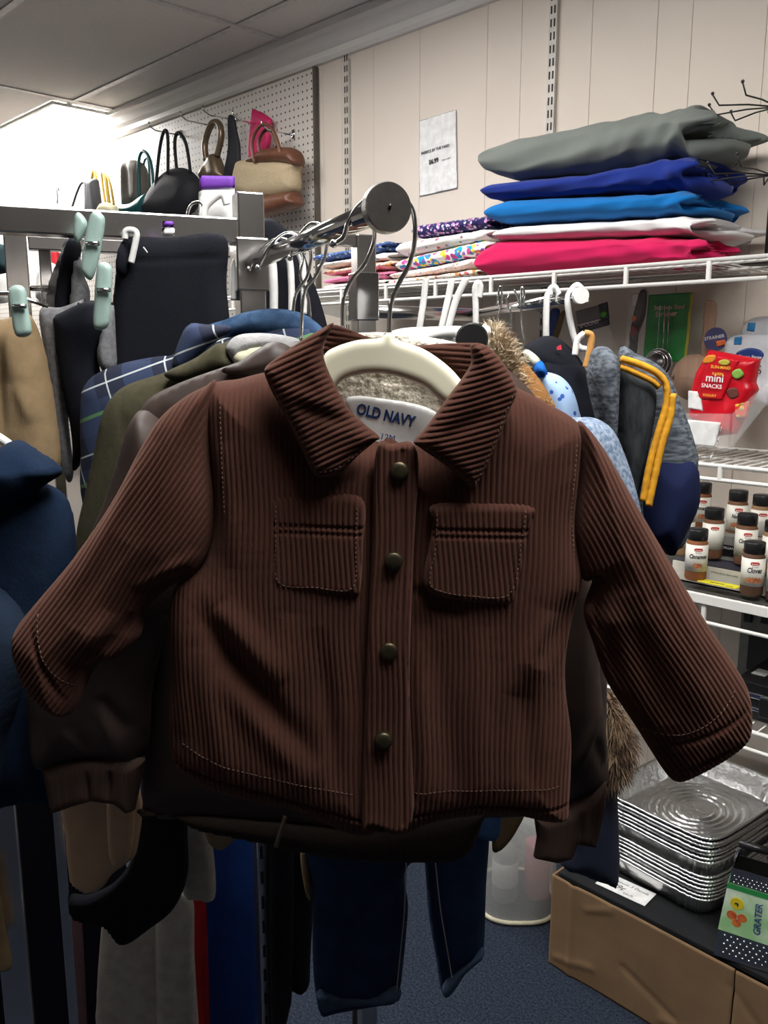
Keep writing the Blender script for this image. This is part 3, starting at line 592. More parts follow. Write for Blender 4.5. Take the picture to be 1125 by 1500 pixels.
# ------------------------------------------------------------ garments behind the jacket
def garment(name, lab, cat, ref, Y, yaw=0.0, group=None): return at(ref[0], ref[1], Y, yaw).mk(name, lab, cat, group)
bomb = M('dark_brown_nylon', (.040, .022, .016), .6, col2=(.028, .016, .012), bs=.2, ns=30); rib = M('brown_ribbing', (.075, .047, .038), .95, bs=.5, bscale=300, stretch=(3, 1, .2), ns=90)
f = garment('bomber_jacket', 'dark brown nylon bomber jacket with ribbed cuffs behind the corduroy jacket', 'jacket', (450, 1240), .85)
panel(f, 'body', [(470, 500), (420, 505), (350, 530), (260, 562), (210, 592), (200, 640), (215, 800), (220, 1000), (210, 1180), (300, 1200), (420, 1215), (560, 1215), (700, 1200), (790, 1190), (850, 1150), (885, 1100), (885, 900), (850, 700), (800, 600), (700, 520)], bomb, T=.02, w=.05, folds=[(250, 590, 210, 680, 12, -6)], drape=(.005, 18, 8), step=.005)
panel(f, 'waistband', [(205, 1185), (300, 1188), (400, 1198), (560, 1205), (700, 1180), (705, 1210), (680, 1255), (620, 1262), (500, 1258), (430, 1245), (370, 1232), (290, 1215), (250, 1195), (215, 1198)], M('dark_brown_knit', (.030, .022, .018), .95, bs=.5, ns=200), T=.014, w=.02, dy=-.01, step=.004)
panel(f, 'sleeve', [(205, 600), (150, 740), (80, 900), (45, 980), (42, 1050), (60, 1122), (140, 1112), (212, 1106), (225, 1000), (260, 860), (280, 700)], bomb, T=.035, w=.05, dy=-.02, drape=(.004, 30, 30), folds=[(160, 1010, 190, 1090, 8, 6), (110, 1050, 140, 1090, 7, 5), (60, 1105, 210, 1092, 5, -4), (200, 1060, 160, 1000, 9, -5)])
panel(f, 'cuff', [(62, 1124), (110, 1112), (170, 1108), (214, 1110), (206, 1150), (198, 1186), (186, 1190), (168, 1176), (135, 1172), (108, 1180), (76, 1191)], rib, T=.012, w=.014, dy=-.035, sharp=True, step=.0015, wale=(-8, .004, .0008), folds=[(130, 1120, 134, 1170, 5, -6), (165, 1120, 162, 1165, 5, -6)])
panel(f, 'sleeve', [(840, 760), (870, 850), (880, 1000), (890, 1100), (888, 1150), (860, 1170), (820, 1185), (790, 1190), (810, 1000)], bomb, T=.03, w=.05, dy=-.02, drape=(.004, 40, 30), folds=[(880, 1020, 830, 1120, 8, 6), (860, 1060, 885, 1130, 7, -6)])
panel(f, 'cuff', [(782, 1196), (830, 1180), (888, 1140), (887, 1180), (873, 1240), (846, 1235), (838, 1256), (815, 1262), (781, 1255), (786, 1225)], rib, T=.012, w=.014, dy=-.035, sharp=True, step=.0015, wale=(6, .004, .0008), folds=[(850, 1180, 846, 1235, 5, -5)])
panel(f, 'collar', [(325, 545), (350, 530), (380, 510), (402, 500), (430, 512), (440, 540), (400, 560)], bomb, T=.02, w=.03, dy=-.01)
BM().tube(catmull([f.loc(x, y, -.028) for x, y in [(418, 1195), (412, 1215), (404, 1240)]], 4, False), .0025, 6).go('zipper', M('zip_metal', (.25, .2, .13), .4, 1, bs=.2), f.root, True)
olive = M('olive_cotton', (.060, .055, .032), .9, bs=.3, ns=120)
f = garment('olive_shirt', 'olive green shirt hanging behind the bomber jacket', 'shirt', (250, 900), .93)
panel(f, 'body', [(350, 498), (322, 505), (280, 528), (240, 546), (190, 562), (165, 580), (148, 612), (138, 660), (125, 720), (112, 780), (105, 860), (108, 960), (300, 1100), (600, 1100), (600, 560), (450, 510)], olive, T=.03, w=.04, drape=(.004, 20, 6), folds=[(180, 570, 196, 640, 3, -3)], step=.005)
panel(f, 'collar', [(240, 548), (285, 525), (322, 502), (336, 520), (346, 537), (310, 548), (268, 560)], olive, T=.012, w=.02, dy=-.025)
f = garment('plaid_shirt', 'navy and green plaid shirt with denim lined collar', 'shirt', (200, 800), 1.0)
panel(f, 'body', [(118, 590), (122, 568), (140, 548), (180, 532), (230, 522), (252, 520), (270, 505), (350, 490), (470, 490), (470, 700), (240, 900), (130, 760), (118, 660)], plaid('navy_plaid'), T=.03, w=.05, drape=(.003, 20, 10), step=.005)
panel(f, 'collar', [(252, 538), (258, 510), (275, 476), (300, 475), (340, 480), (318, 500), (300, 512), (275, 538), (262, 545)], plaid('navy_plaid_collar'), T=.014, w=.02, dy=-.03)
den = M('mid_blue_denim', (.045, .09, .17), .9, col2=(.02, .045, .10), ns=70, bs=.4, bscale=600)
panel(f, 'collar_lining', [(300, 480), (330, 468), (360, 457), (400, 452), (440, 458), (470, 478), (480, 500), (420, 500), (360, 492), (330, 500)], den, T=.014, w=.02, dy=.0, folds=[(320, 478, 400, 460, 2, -1.5), (400, 460, 468, 482, 2, -1.5)])
f = garment('fleece_top', 'light grey fleece top whose collar shows behind the brown shoulder', 'top', (400, 560), .905)
panel(f, 'collar', [(332, 515), (336, 500), (352, 490), (385, 488), (420, 492), (440, 500), (430, 520), (390, 515), (360, 525), (350, 540)], M('grey_fleece', (.40, .40, .40), .95, bs=.5, ns=150), T=.014, w=.015, step=.002)
panel(f, 'lining', [(340, 520), (365, 508), (400, 505), (430, 512), (420, 545), (360, 550)], M('cream_lining', (.62, .60, .44), .9, bs=.2), T=.01, w=.015, dy=-.008)
# blue hoodie
bh = M('navy_fleece', (.009, .020, .046), .95, col2=(.006, .015, .036), ns=60, bs=.5, bscale=300)
f = garment('blue_hoodie', 'navy blue fleece hoodie on a white hanger at the left edge', 'hoodie', (30, 1160), .88)
panel(f, 'body', [(-110, 700), (-20, 690), (40, 700), (90, 720), (108, 760), (112, 830), (100, 930), (95, 1040), (110, 1120), (95, 1170), (40, 1172), (-110, 1165)], bh, T=.04, w=.06, drape=(.006, 22, 6))
panel(f, 'hood', [(-110, 690), (-40, 670), (0, 655), (15, 647), (32, 645), (55, 660), (80, 676), (92, 692), (70, 708), (40, 730), (0, 745), (-110, 760)], bh, T=.05, w=.05, dy=-.03, folds=[(20, 650, 60, 700, 12, -6)], drape=(.004, 30, 30))
panel(f, 'sleeve', [(-110, 850), (-40, 840), (20, 880), (45, 940), (30, 1020), (10, 1080), (-10, 1168), (-110, 1165)], M('blue_grey_fleece', (.016, .027, .050), .95, bs=.5, ns=60), T=.04, w=.05, dy=-.04)
hook(f, 'hanger_arm', [(-40, 620), (0, 642), (18, 655)], .005, WPLAS, ball=False)
# tan trousers and clip hanger clothes
tan = M('tan_cotton', (.27, .19, .105), .9, ns=50, bs=.3, bscale=300)
f = garment('tan_trousers', 'tan cotton trousers held by a green clip at left', 'trousers', (40, 690), 1.02)
panel(f, 'cloth', [(-60, 470), (0, 468), (25, 462), (45, 462), (62, 500), (75, 560), (84, 620), (86, 690), (40, 690), (-60, 690)], tan, T=.03, w=.03, drape=(.005, 30, 6), folds=[(40, 560, 60, 620, 8, 5), (10, 490, 20, 640, 6, -6), (25, 480, 32, 560, 7, 5)])
f = garment('striped_knit', 'grey and black striped knit garment clipped upright', 'clothing', (100, 480), 1.12)
gk = M('grey_striped_knit', (.20, .20, .21), .95, col2=(.03, .03, .035), ns=30, stretch=(.3, 1, 1.5), contrast=(.45, .55), bs=.4)
panel(f, 'cloth', [(70, 450), (72, 415), (85, 380), (98, 350), (110, 360), (112, 400), (108, 460), (90, 470)], gk, T=.02, w=.02)
panel(f, 'dark_lining', [(82, 460), (86, 400), (100, 350), (118, 356), (116, 390), (106, 430), (104, 470)], BLACKC, T=.02, w=.02, dy=-.015)
panel(f, 'grey_edge', [(104, 460), (108, 390), (116, 372), (122, 400), (132, 430), (125, 470)], M('grey_knit', (.20, .20, .21), .95, col2=(.13, .13, .14), ns=150, bs=.5), T=.02, w=.015, dy=-.018)
f = garment('navy_trousers', 'dark navy trousers with grey knit waistband under the green clips', 'trousers', (110, 690), 1.06)
panel(f, 'grey_side', [(58, 455), (90, 450), (132, 437), (110, 470), (100, 600), (108, 690), (96, 700), (78, 600), (66, 520)], MATS['grey_knit'], T=.015, w=.02)
panel(f, 'cloth', [(78, 470), (85, 460), (132, 440), (150, 450), (165, 475), (145, 530), (160, 600), (110, 690), (106, 640), (90, 560)], DARKC, T=.025, w=.03, dy=-.012, drape=(.004, 40, 6))
panel(f, 'grey_panel', [(142, 520), (150, 480), (165, 440), (170, 500), (170, 540), (152, 545)], MATS['grey_knit'], T=.02, w=.02, dy=-.018)
f = garment('black_skirt', 'black knit skirt on a white hanger beside the rack post', 'skirt', (250, 545), 1.08)
panel(f, 'cloth', [(188, 345), (250, 348), (328, 345), (332, 420), (338, 540), (300, 600), (170, 600), (164, 480), (170, 400), (178, 370)], BLACKC, T=.022, w=.025, drape=(.003, 22, 4), folds=[(190, 385, 325, 380, 3, -2), (190, 350, 182, 395, 5, -8)])
panel(f, 'side_gather', [(170, 400), (172, 370), (180, 352), (186, 352), (192, 380), (190, 400), (182, 408)], DARKC, T=.02, w=.02, dy=-.02, drape=(.003, 60, 20))
BM().tube([f.loc(210, 362, -.03), f.loc(216, 370, -.03)], .0008, 6).go('loose_thread', PAPER, f.root)
hook(f, 'white_hook', [(183, 350), (184, 340), (191, 337), (200, 342), (197, 362), (192, 385)], .004, WPLAS, ball=False, dy=-.03)
mint = M('mint_plastic', (.36, .50, .46), .4, col2=(.33, .46, .42), ns=15, bs=.05)
def clip(px, py, Y, poly, lab, more=None):
    f = garment('hanger_clip', lab, 'clip', (px, py), Y, 0, 'pale green hanger clips')
    panel(f, 'jaw', poly, mint, T=.006, w=.007, step=.002)
    if more: panel(f, 'rear_jaw', more, mint, T=.005, w=.006, dy=.012, step=.002)
    cx = np.mean([p[0] for p in poly]); cy = np.mean([p[1] for p in poly]); q = f.loc(cx, cy, -.008)
    BM().tube([(q[0] - .007, -.008, q[2]), (q[0] + .007, -.008, q[2])], .0025, 8).go('spring', CHROME, f.root, True)
clip(135, 400, .97, [(133, 314), (141, 309), (150, 314), (154, 326), (148, 365), (142, 392), (134, 410), (124, 405), (118, 392), (122, 360), (127, 335)], 'largest pale green clip standing highest over the striped knit', [(110, 314), (120, 314), (128, 330), (116, 355), (108, 346)])
clip(150, 440, .96, [(142, 392), (150, 384), (160, 387), (165, 398), (163, 440), (158, 478), (138, 480), (138, 440)], 'pale green clip gripping the dark navy trousers')
clip(30, 460, .95, [(12, 430), (18, 419), (30, 418), (38, 426), (42, 455), (46, 488), (24, 492), (16, 460)], 'pale green clip holding the tan trousers at left edge')
f = garment('clip_hanger', 'steel clip hanger rod above the tan trousers', 'hanger', (60, 450), 1.0)
BM().tube([f.loc(-80, 432), f.loc(12, 430), f.loc(70, 448)], .0025, 8).go('rod', CHROME, f.root, True)
# purple shelf talker sign holders
pur = M('purple_card', (.17, .035, .42), .6, bs=.05)
f = garment('price_sign', 'purple topped white price card standing on the rack rail', 'sign', (318, 330), 1.22)
panel(f, 'card', [(291, 275), (344, 275), (344, 340), (303, 340), (291, 340)], PAPER, T=.0015, w=.002, sharp=True); panel(f, 'purple_band', [(292, 257), (344, 258), (344, 275), (292, 277)], pur, T=.002, w=.002, sharp=True, dy=-.002)
text(f, 'lettering', 'SALE', 296, 270, 26, M('dark_purple_ink', (.06, .01, .16), .7, bs=0), -.0055) if 0 else None
f = garment('size_tag', 'small purple and white tag on the chrome top rail', 'tag', (246, 345), 1.02)
panel(f, 'card', [(237, 333), (256, 333), (256, 345), (238, 346)], PAPER, T=.001, w=.002, sharp=True); panel(f, 'purple_band', [(238, 324), (255, 324), (255, 333), (238, 333)], pur, T=.0012, w=.002, sharp=True, dy=-.001)
for i, (pts, lab) in enumerate([([(272, 345), (272, 325), (280, 300), (295, 297), (297, 310)], 'white plastic hanger hook left of the purple price card'), ([(300, 345), (298, 315), (305, 298), (325, 285), (332, 300)], 'white plastic hanger hook under the purple price card')]):
    f = garment('clothes_hanger', lab, 'hanger', (285 + i * 20, 345), 1.2); hook(f, 'hook', pts, .005 if i else .002, WPLAS if i else CHROME, ball=False)
# background bits seen between the rack bars
f = garment('jug', 'white plastic jug with red mark seen behind the rack bars', 'jug', (68, 430), 2.4)
panel(f, 'body', [(57, 440), (57, 405), (62, 390), (75, 385), (84, 395), (84, 440)], WPLAS, T=.07, w=.06)
panel(f, 'red_mark', [(65, 398), (69, 396), (69, 408), (65, 408)], M('red_print', (.6, .01, .03), .5, bs=0), T=.01, w=.01, dy=-.075)
f = garment('jug', 'cream plastic container at far left behind the rack bars', 'jug', (5, 425), 2.4)
panel(f, 'body', [(-15, 440), (-15, 400), (0, 393), (14, 400), (16, 440)], WPLAS, T=.07, w=.06)
f = garment('red_box', 'red box behind the rack frame at left', 'box', (70, 390), 2.7)
BM().box(f.loc(57, 385)[0], f.loc(84, 385)[0], 0, .15, f.loc(70, 390)[2], f.loc(70, 368)[2], .004).go('carton', M('red_carton', (.5, .012, .02), .6, bs=.05), f.root)
f = garment('dark_coat', 'dark teal garment hanging at far left edge behind the rack', 'coat', (5, 395), 2.3)
panel(f, 'cloth', [(-30, 365), (5, 358), (14, 375), (15, 398), (-30, 400)], M('dark_teal_cloth', (.02, .04, .045), .9, bs=.3), T=.04, w=.05)

# ------------------------------------------------------------ lower clothes
def low(name, lab, cat, Y, parts, ref=None):
    p0 = parts[0][1][0]; f = garment(name, lab, cat, ref or p0, Y)
    for i, (nm, poly, mm, T, w) in enumerate(parts): panel(f, nm, poly, mm, T=T * .4, w=w * .4, dy=-.014 * i, step=.004, drape=(.006, 30, 5))
    return f
peach = M('peach_satin', (.46, .31, .20), .5, bs=.2, ns=20)
low('peach_blouse', 'peach satin blouse hanging under the ribbed cuff', 'blouse', .98, [('cloth', [(95, 1150), (200, 1150), (202, 1240), (185, 1265), (165, 1280), (150, 1300), (130, 1308), (112, 1300), (102, 1285), (96, 1230)], peach, .03, .03), ('folded_sleeve', [(160, 1150), (195, 1150), (194, 1245), (170, 1270), (158, 1240)], peach, .02, .02)])
low('black_blouse', 'black blouse with ragged lower hem among the lower garments', 'top', 1.02, [('cloth', [(205, 1170), (285, 1180), (275, 1210), (275, 1280), (255, 1330), (220, 1360), (178, 1385), (150, 1355), (108, 1340), (104, 1310), (130, 1310), (170, 1290), (195, 1250)], BLACKC, .03, .03)])
wt = M('off_white_cotton', (.42, .40, .36), .9, bs=.3, ns=60)
low('white_shirt', 'off white short sleeve shirt behind the black top', 'shirt', 1.06, [('cloth', [(275, 1150), (300, 1190), (312, 1240), (315, 1314), (290, 1318), (268, 1308), (262, 1240)], wt, .03, .03)])
low('grey_trousers', 'pale grey trousers hanging lowest at left', 'trousers', 1.16, [('leg', [(152, 1330), (200, 1320), (240, 1320), (262, 1420), (262, 1620), (150, 1620)], wt, .03, .04), ('leg', [(235, 1310), (280, 1310), (285, 1400), (292, 1620), (240, 1620), (228, 1430)], wt, .03, .04)])
low('red_trousers', 'red garment edge hanging beside the pale grey trousers', 'trousers', 1.2, [('cloth', [(275, 1300), (298, 1300), (305, 1400), (306, 1620), (285, 1620)], M('red_cloth', (.20, .006, .012), .9, bs=.2), .02, .02)])
low('blue_trousers', 'royal blue garment hanging left of the rack post', 'trousers', 1.24, [('cloth', [(285, 1180), (375, 1180), (368, 1620), (290, 1620)], M('royal_blue_cloth', (.008, .035, .18), .85, bs=.2), .03, .04)])
low('beige_top', 'beige garment hem just under the dark waistband', 'top', 1.0, [('cloth', [(285, 1190), (350, 1210), (345, 1228), (325, 1245), (308, 1238), (298, 1215)], M('beige_cloth', (.25, .18, .12), .9, bs=.2), .02, .02)])
low('black_trousers', 'black trousers hanging between rack post and jeans', 'trousers', 1.12, [('leg', [(395, 1180), (460, 1180), (455, 1400), (452, 1445), (440, 1455), (424, 1450), (400, 1440)], DARKC, .03, .04), ('leg', [(398, 1200), (430, 1200), (428, 1440), (424, 1480), (415, 1510), (398, 1510)], DARKC, .03, .03)])
low('dark_trousers', 'near black trousers between the two left rack posts', 'trousers', 1.25, [('cloth', [(-60, 1140), (160, 1140), (170, 1620), (-60, 1620)], M('midnight_cloth', (.006, .006, .014), .95, bs=.3), .03, .05)])
low('tan_shorts', 'tan garment hem at the bottom left edge', 'shorts', .95, [('cloth', [(-50, 1300), (-5, 1300), (8, 1360), (18, 1412), (0, 1424), (-50, 1420)], tan, .03, .03)])
low('maroon_top', 'thin mauve and maroon garment edge beside the thin rack upright', 'top', 1.14, [('cloth', [(104, 1345), (120, 1350), (130, 1620), (112, 1620)], M('mauve_cloth', (.16, .09, .10), .9, bs=.2), .02, .02)])
f = garment('tan_strap', 'narrow tan strap hanging by the black trousers', 'strap', (450, 1300), 1.0); panel(f, 'cloth', [(440, 1248), (452, 1248), (457, 1312), (450, 1316), (444, 1290)], tan, T=.01, w=.01)
jn = M('dark_indigo_denim', (.009, .021, .058), .9, col2=(.014, .032, .08), ns=30, bs=.4, bscale=500); jst = M('faded_denim', (.05, .08, .14), .9, bs=.4, ns=120)
f = garment('blue_jeans', 'small dark indigo jeans hanging below the corduroy jacket', 'jeans', (540, 1475), 1.0)
panel(f, 'leg', [(458, 1180), (700, 1180), (600, 1262), (598, 1330), (592, 1400), (586, 1450), (580, 1462), (540, 1466), (500, 1472), (472, 1478), (463, 1460), (458, 1400), (458, 1300)], jn, T=.035, w=.045, folds=[(593, 1262, 582, 1455, 2, -2)], drape=(.004, 18, 6))
panel(f, 'leg', [(615, 1180), (715, 1180), (717, 1225), (712, 1300), (710, 1370), (706, 1395), (680, 1415), (665, 1440), (655, 1455), (646, 1450), (638, 1400), (628, 1340), (622, 1262)], jn, T=.03, w=.035, dy=-.01, folds=[(638, 1262, 662, 1430, 2, -3)], drape=(.003, 25, 6))
panel(f, 'hem', [(464, 1452), (500, 1450), (540, 1454), (582, 1446), (584, 1462), (540, 1468), (500, 1472), (472, 1478)], jst, T=.012, w=.008, dy=-.028, step=.003)
panel(f, 'hem', [(655, 1432), (680, 1405), (706, 1388), (708, 1400), (685, 1420), (670, 1442), (656, 1457), (647, 1450)], jst, T=.012, w=.008, dy=-.03, step=.003)
BM().tube(catmull([f.loc(x, y, -.035) for x, y in [(595, 1265), (592, 1340), (586, 1400), (581, 1452)]], 5, False), .0008, 6).tube(catmull([f.loc(x, y, -.042) for x, y in [(638, 1265), (645, 1330), (655, 1390), (662, 1432)]], 5, False), .0008, 6).go('seam_stitching', M('pale_thread', (.25, .25, .28), .8, bs=0), f.root)
low('denim_shirt', 'blue denim shirt tail showing under the jacket hem', 'shirt', .93, [('cloth', [(690, 1180), (735, 1180), (734, 1200), (728, 1229), (692, 1222)], M('light_denim', (.05, .12, .28), .9, bs=.4, ns=90), .015, .015)])
low('khaki_jacket', 'khaki brown sleeve end beside the denim shirt tail', 'jacket', .97, [('sleeve', [(725, 1180), (768, 1185), (758, 1215), (740, 1240), (722, 1248), (722, 1210)], M('khaki_cloth', (.12, .08, .04), .85, bs=.3), .025, .02)])
f = garment('chrome_pole', 'slim dark pole under the jeans', 'pole', (520, 1480), 1.1); z0 = f.local((f.O[0], f.O[1], 0))[2]; BM().tube([(0, 0, z0), (0, 0, .15)], .004, 8).go('pole', BLACKP, f.root, True)

# ------------------------------------------------------------ right-hand garments
hg = M('heather_denim', (.12, .17, .25), .95, col2=(.30, .36, .45), ns=220, bs=.4, contrast=(.4, .65))
f = garment('denim_jacket', 'blue heathered denim jacket behind the right shoulder of corduroy jacket', 'jacket', (880, 820), .90)
panel(f, 'sleeve', [(780, 590), (830, 610), (870, 612), (898, 630), (915, 665), (930, 710), (942, 760), (955, 800), (930, 900), (840, 800), (800, 700)], hg, T=.03, w=.04, drape=(.003, 30, 10))
gm = M('blue_grey_marl', (.17, .19, .22), .95, col2=(.05, .06, .075), ns=160, stretch=(.25, 1, 1.6), bs=.4, contrast=(.35, .62)); yel = M('yellow_tape', (.72, .34, .01), .7, col2=(.55, .25, .01), ns=90, bs=.3); nvy = M('navy_jersey', (.010, .015, .055), .9, bs=.3)
dk = M('charcoal_marl', (.045, .05, .055), .95, col2=(.02, .023, .026), ns=120, stretch=(1, 1, .3), bs=.4)
f = garment('track_jacket', 'grey marl and navy zip jacket with yellow tape trim', 'jacket', (960, 810), 1.08)
panel(f, 'sleeve', [(905, 520), (935, 520), (965, 535), (985, 560), (1005, 610), (1018, 650), (1022, 690), (1000, 800), (930, 800), (915, 700)], gm, T=.03, w=.04)
panel(f, 'navy_panel', [(930, 690), (955, 664), (985, 665), (1010, 668), (1022, 690), (1022, 735), (1005, 775), (992, 800), (982, 814), (960, 800), (935, 780)], nvy, T=.045, w=.05, dy=-.004)
panel(f, 'front_lining', [(900, 530), (925, 545), (958, 562), (962, 600), (950, 660), (936, 720), (930, 760), (912, 700), (900, 620)], dk, T=.03, w=.03, dy=-.012, drape=(.003, 40, 5))
panel(f, 'hood', [(860, 560), (862, 530), (870, 510), (888, 508), (902, 520), (908, 540), (906, 610), (900, 660), (880, 640)], gm, T=.04, w=.04, dy=-.03)
def ribbon(f, nm, pts, wpx, mat, dy, T=.003):
    P = catmull(pts, 5, False); t = np.gradient(P, axis=0); t /= np.linalg.norm(t, axis=1)[:, None] + 1e-9; nrm = np.column_stack([-t[:, 1], t[:, 0]]) * wpx / 2
    return panel(f, nm, [tuple(p) for p in np.vstack([P + nrm, (P - nrm)[::-1]])], mat, T=T, w=.003, dy=dy, sharp=True, step=.002)
ribbon(f, 'yellow_trim', [(907, 536), (930, 546), (955, 558), (966, 568)], 10, yel, -.045)
ribbon(f, 'yellow_trim', [(908, 525), (935, 533), (960, 545), (975, 562), (976, 592), (964, 635), (952, 680), (942, 735)], 11, yel, -.047)
ribbon(f, 'yellow_trim', [(986, 576), (982, 610), (970, 650), (960, 695), (950, 742)], 11, yel, -.05)
# black beanie / hoodie
f = garment('black_hoodie', 'black fleece hoodie with small red logo behind the onesie', 'hoodie', (830, 620), 1.2)
panel(f, 'hood', [(765, 540), (768, 510), (785, 496), (805, 492), (825, 500), (845, 520), (858, 545), (850, 575), (800, 580)], BLACKC, T=.05, w=.05, folds=[(790, 545, 850, 560, 6, -5)])
panel(f, 'body', [(780, 540), (830, 528), (856, 540), (872, 570), (880, 620), (870, 700), (800, 700)], DARKC, T=.05, w=.05, dy=-.02)
panel(f, 'red_logo', [(815, 507), (822, 505), (823, 512), (816, 513)], M('red_thread', (.6, .03, .05), .8, bs=.2), T=.004, w=.004, dy=-.047, sharp=True)
ob = floral('baby_blue_print', (.36, .52, .78), [(.03, .10, .42)], 70, .22)
f = garment('baby_onesie', 'pale blue printed baby onesie on a cream hanger', 'onesie', (830, 610), 1.12)
panel(f, 'body', [(785, 548), (800, 545), (822, 552), (838, 570), (848, 600), (854, 640), (820, 660), (790, 600)], ob, T=.03, w=.03)
panel(f, 'blue_neckband', [(781, 540), (792, 528), (800, 540), (802, 550), (790, 554)], M('bright_blue_rib', (.01, .14, .55), .9, bs=.3), T=.025, w=.02, dy=-.012)
panel(f, 'hanger_tip', [(766, 515), (773, 512), (785, 520), (792, 530), (782, 542), (772, 532)], CREAM, T=.01, w=.012, dy=.0)
suede = M('caramel_suede', (.33, .155, .05), .9, bs=.3, ns=60)
f = garment('suede_coat', 'caramel suede child coat with fur trimmed hood', 'coat', (780, 600), 1.02)
panel(f, 'body', [(748, 560), (750, 535), (765, 528), (782, 545), (800, 570), (815, 605), (790, 640), (750, 610)], suede, T=.035, w=.035, folds=[(760, 580, 800, 600, 6, -4)])
def fur(f, nm, poly, m1, n, L, seed, dy=0.0, up=(0, 1)):
    """strands of fur rooted over a soft core, as one part"""
    core = panel(f, nm, poly, m1, T=.02, w=.02, dy=dy, step=.004); rs = np.random.RandomState(seed)
    me = core.data; co = np.array([v.co[:] for v in me.vertices]); no = np.array([v.normal[:] for v in me.vertices])
    V = []; Fq = []
    for k in range(n):
        i = rs.randint(len(co)); p = co[i]; d = no[i] * .6 + np.array([up[0], -.2, up[1]]) + rs.randn(3) * .35; d /= np.linalg.norm(d); s = np.cross(d, rs.randn(3)); s /= np.linalg.norm(s); s *= .0007
        l = L * rs.uniform(.5, 1.2); b0 = len(V); mid = p + d * l * .5 + rs.randn(3) * .002; tip = p + d * l + np.array([0, 0, -l * .25])
        V += [p - s, p + s, mid + s * .7, mid - s * .7, tip + s * .1, tip - s * .1]; Fq += [(b0, b0 + 1, b0 + 2, b0 + 3), (b0 + 3, b0 + 2, b0 + 4, b0 + 5)]
    o = raw('fur_pile', V, Fq, m1, core, False); return core
furm = M('cream_brown_fur', (.68, .58, .43), .8, col2=(.38, .28, .18), ns=45, bs=0, contrast=(.4, .6)); furd = M('brown_fur', (.34, .23, .14), .8, col2=(.09, .05, .03), ns=40, bs=0, contrast=(.4, .6))
fur(f, 'fur_trim', [(715, 490), (728, 488), (740, 510), (752, 530), (760, 560), (775, 590), (800, 600), (770, 600), (740, 570), (720, 540)], furm, 2600, .022, 4, -.015, (.3, .8))
f = garment('fur_trimmed_coat', 'dark navy coat with brown fur edge hanging behind the right sleeve', 'coat', (880, 1270), 1.0)
fur(f, 'fur_edge', [(880, 1010), (895, 1020), (910, 1050), (922, 1080), (918, 1110), (905, 1135), (888, 1140), (880, 1080)], furd, 2600, .02, 6, -.02, (.1, -.7))
panel(f, 'body', [(800, 1000), (880, 1010), (888, 1100), (903, 1150), (905, 1285), (880, 1288), (845, 1275), (820, 1262), (830, 1200)], M('deep_navy_cloth', (.008, .013, .035), .7, bs=.2), T=.03, w=.03)
# hangers on the right bar
for i, (pts, Y, rr, mm, lab) in enumerate([
    ([(702, 436), (704, 420), (700, 414), (696, 424), (697, 450), (697, 478)], 1.45, .005, WPLAS, 'white hanger hook right of the slanted trio'),
    ([(683, 408), (668, 440), (656, 484)], 1.4, .0055, WPLAS, 'rightmost of three slanted white hanger stems'),
    ([(662, 410), (656, 440), (646, 484)], 1.42, .0055, WPLAS, 'middle of three slanted white hanger stems'),
    ([(624, 408), (620, 445), (614, 484)], 1.45, .0055, WPLAS, 'leftmost of three slanted white hanger stems'),
    ([(806, 432), (806, 424), (812, 420), (818, 430), (818, 442)], 1.22, .004, WPLAS, 'white hanger hook left of the bar end cap'),
    ([(858, 443), (855, 428), (846, 418), (838, 424), (832, 436), (833, 455), (840, 490), (848, 508), (862, 512)], 1.17, .0042, WPLAS, 'white hanger looped over the bar end cap'),
    ([(728, 448), (731, 425), (734, 420), (735, 440), (729, 470), (728, 500)], 1.4, .0016, CHROME, 'thin steel hook nearest the dark round cap'),
    ([(745, 430), (742, 440), (748, 460), (746, 500)], 1.38, .0016, CHROME, 'thin steel hook in the middle of the bar'),
    ([(753, 424), (760, 440), (762, 450), (768, 430), (764, 423), (764, 470), (770, 512)], 1.3, .0016, CHROME, 'thin steel hook above the fur hood')]):
    f = garment('clothes_hanger', lab, 'hanger', pts[-1], Y, 0, 'hangers on the right rack bar'); hook(f, 'hook', pts, rr, mm, ball=False)
    if i == 4: hook(f, 'stem', [(806, 428), (801, 440), (800, 496)], .0045, WPLAS, ball=False)
f = garment('wooden_hanger', 'white hanger with orange wooden crook above the track jacket', 'hanger', (860, 520), 1.12)
hook(f, 'white_crook', [(842, 520), (846, 498), (856, 488)], .004, WPLAS, ball=False); hook(f, 'wooden_crook', [(856, 488), (866, 492), (864, 514), (858, 538)], .0045, M('orange_wood', (.6, .3, .08), .5, bs=.1), ball=False)
for i in range(6):
    f = garment('clothes_hanger', ['front', 'second', 'third', 'fourth', 'fifth', 'rearmost'][i] + ' of the row of white curved hangers behind the cream hanger', 'hanger', (650, 500), 1.0 + .05 * i, 0, 'row of curved white hangers')
    x = 655 - 11 * i; hook(f, 'shoulder_bar', [(x - 65, 530), (x - 50, 505), (x - 20, 490), (x + 15, 486), (x + 45, 492), (x + 70, 520)], .0065, WPLAS, ball=False)
f = garment('rack_end_cap', 'black round cap ending a rack tube right of the collar', 'cap', (690, 495), .92)
q = f.loc(691, 497)
BM().tube([(q[0], .012, q[2]), (q[0], .004, q[2]), (q[0], -.004, q[2]), (q[0], -.006, q[2])], [.015, .0172, .0172, .0155], 28).go('disc', BLACKP, f.root); BM().tube([(q[0], .01, q[2]), (q[0], .22, q[2])], .012, 16).go('tube', CHROME, f.root, True)
f = garment('clothes_hanger', 'white ring shaped hanger shoulder right of the black cap', 'hanger', (715, 500), 1.0); hook(f, 'shoulder_bar', [(705, 480), (718, 490), (724, 505), (718, 520)], .006, WPLAS, ball=False)

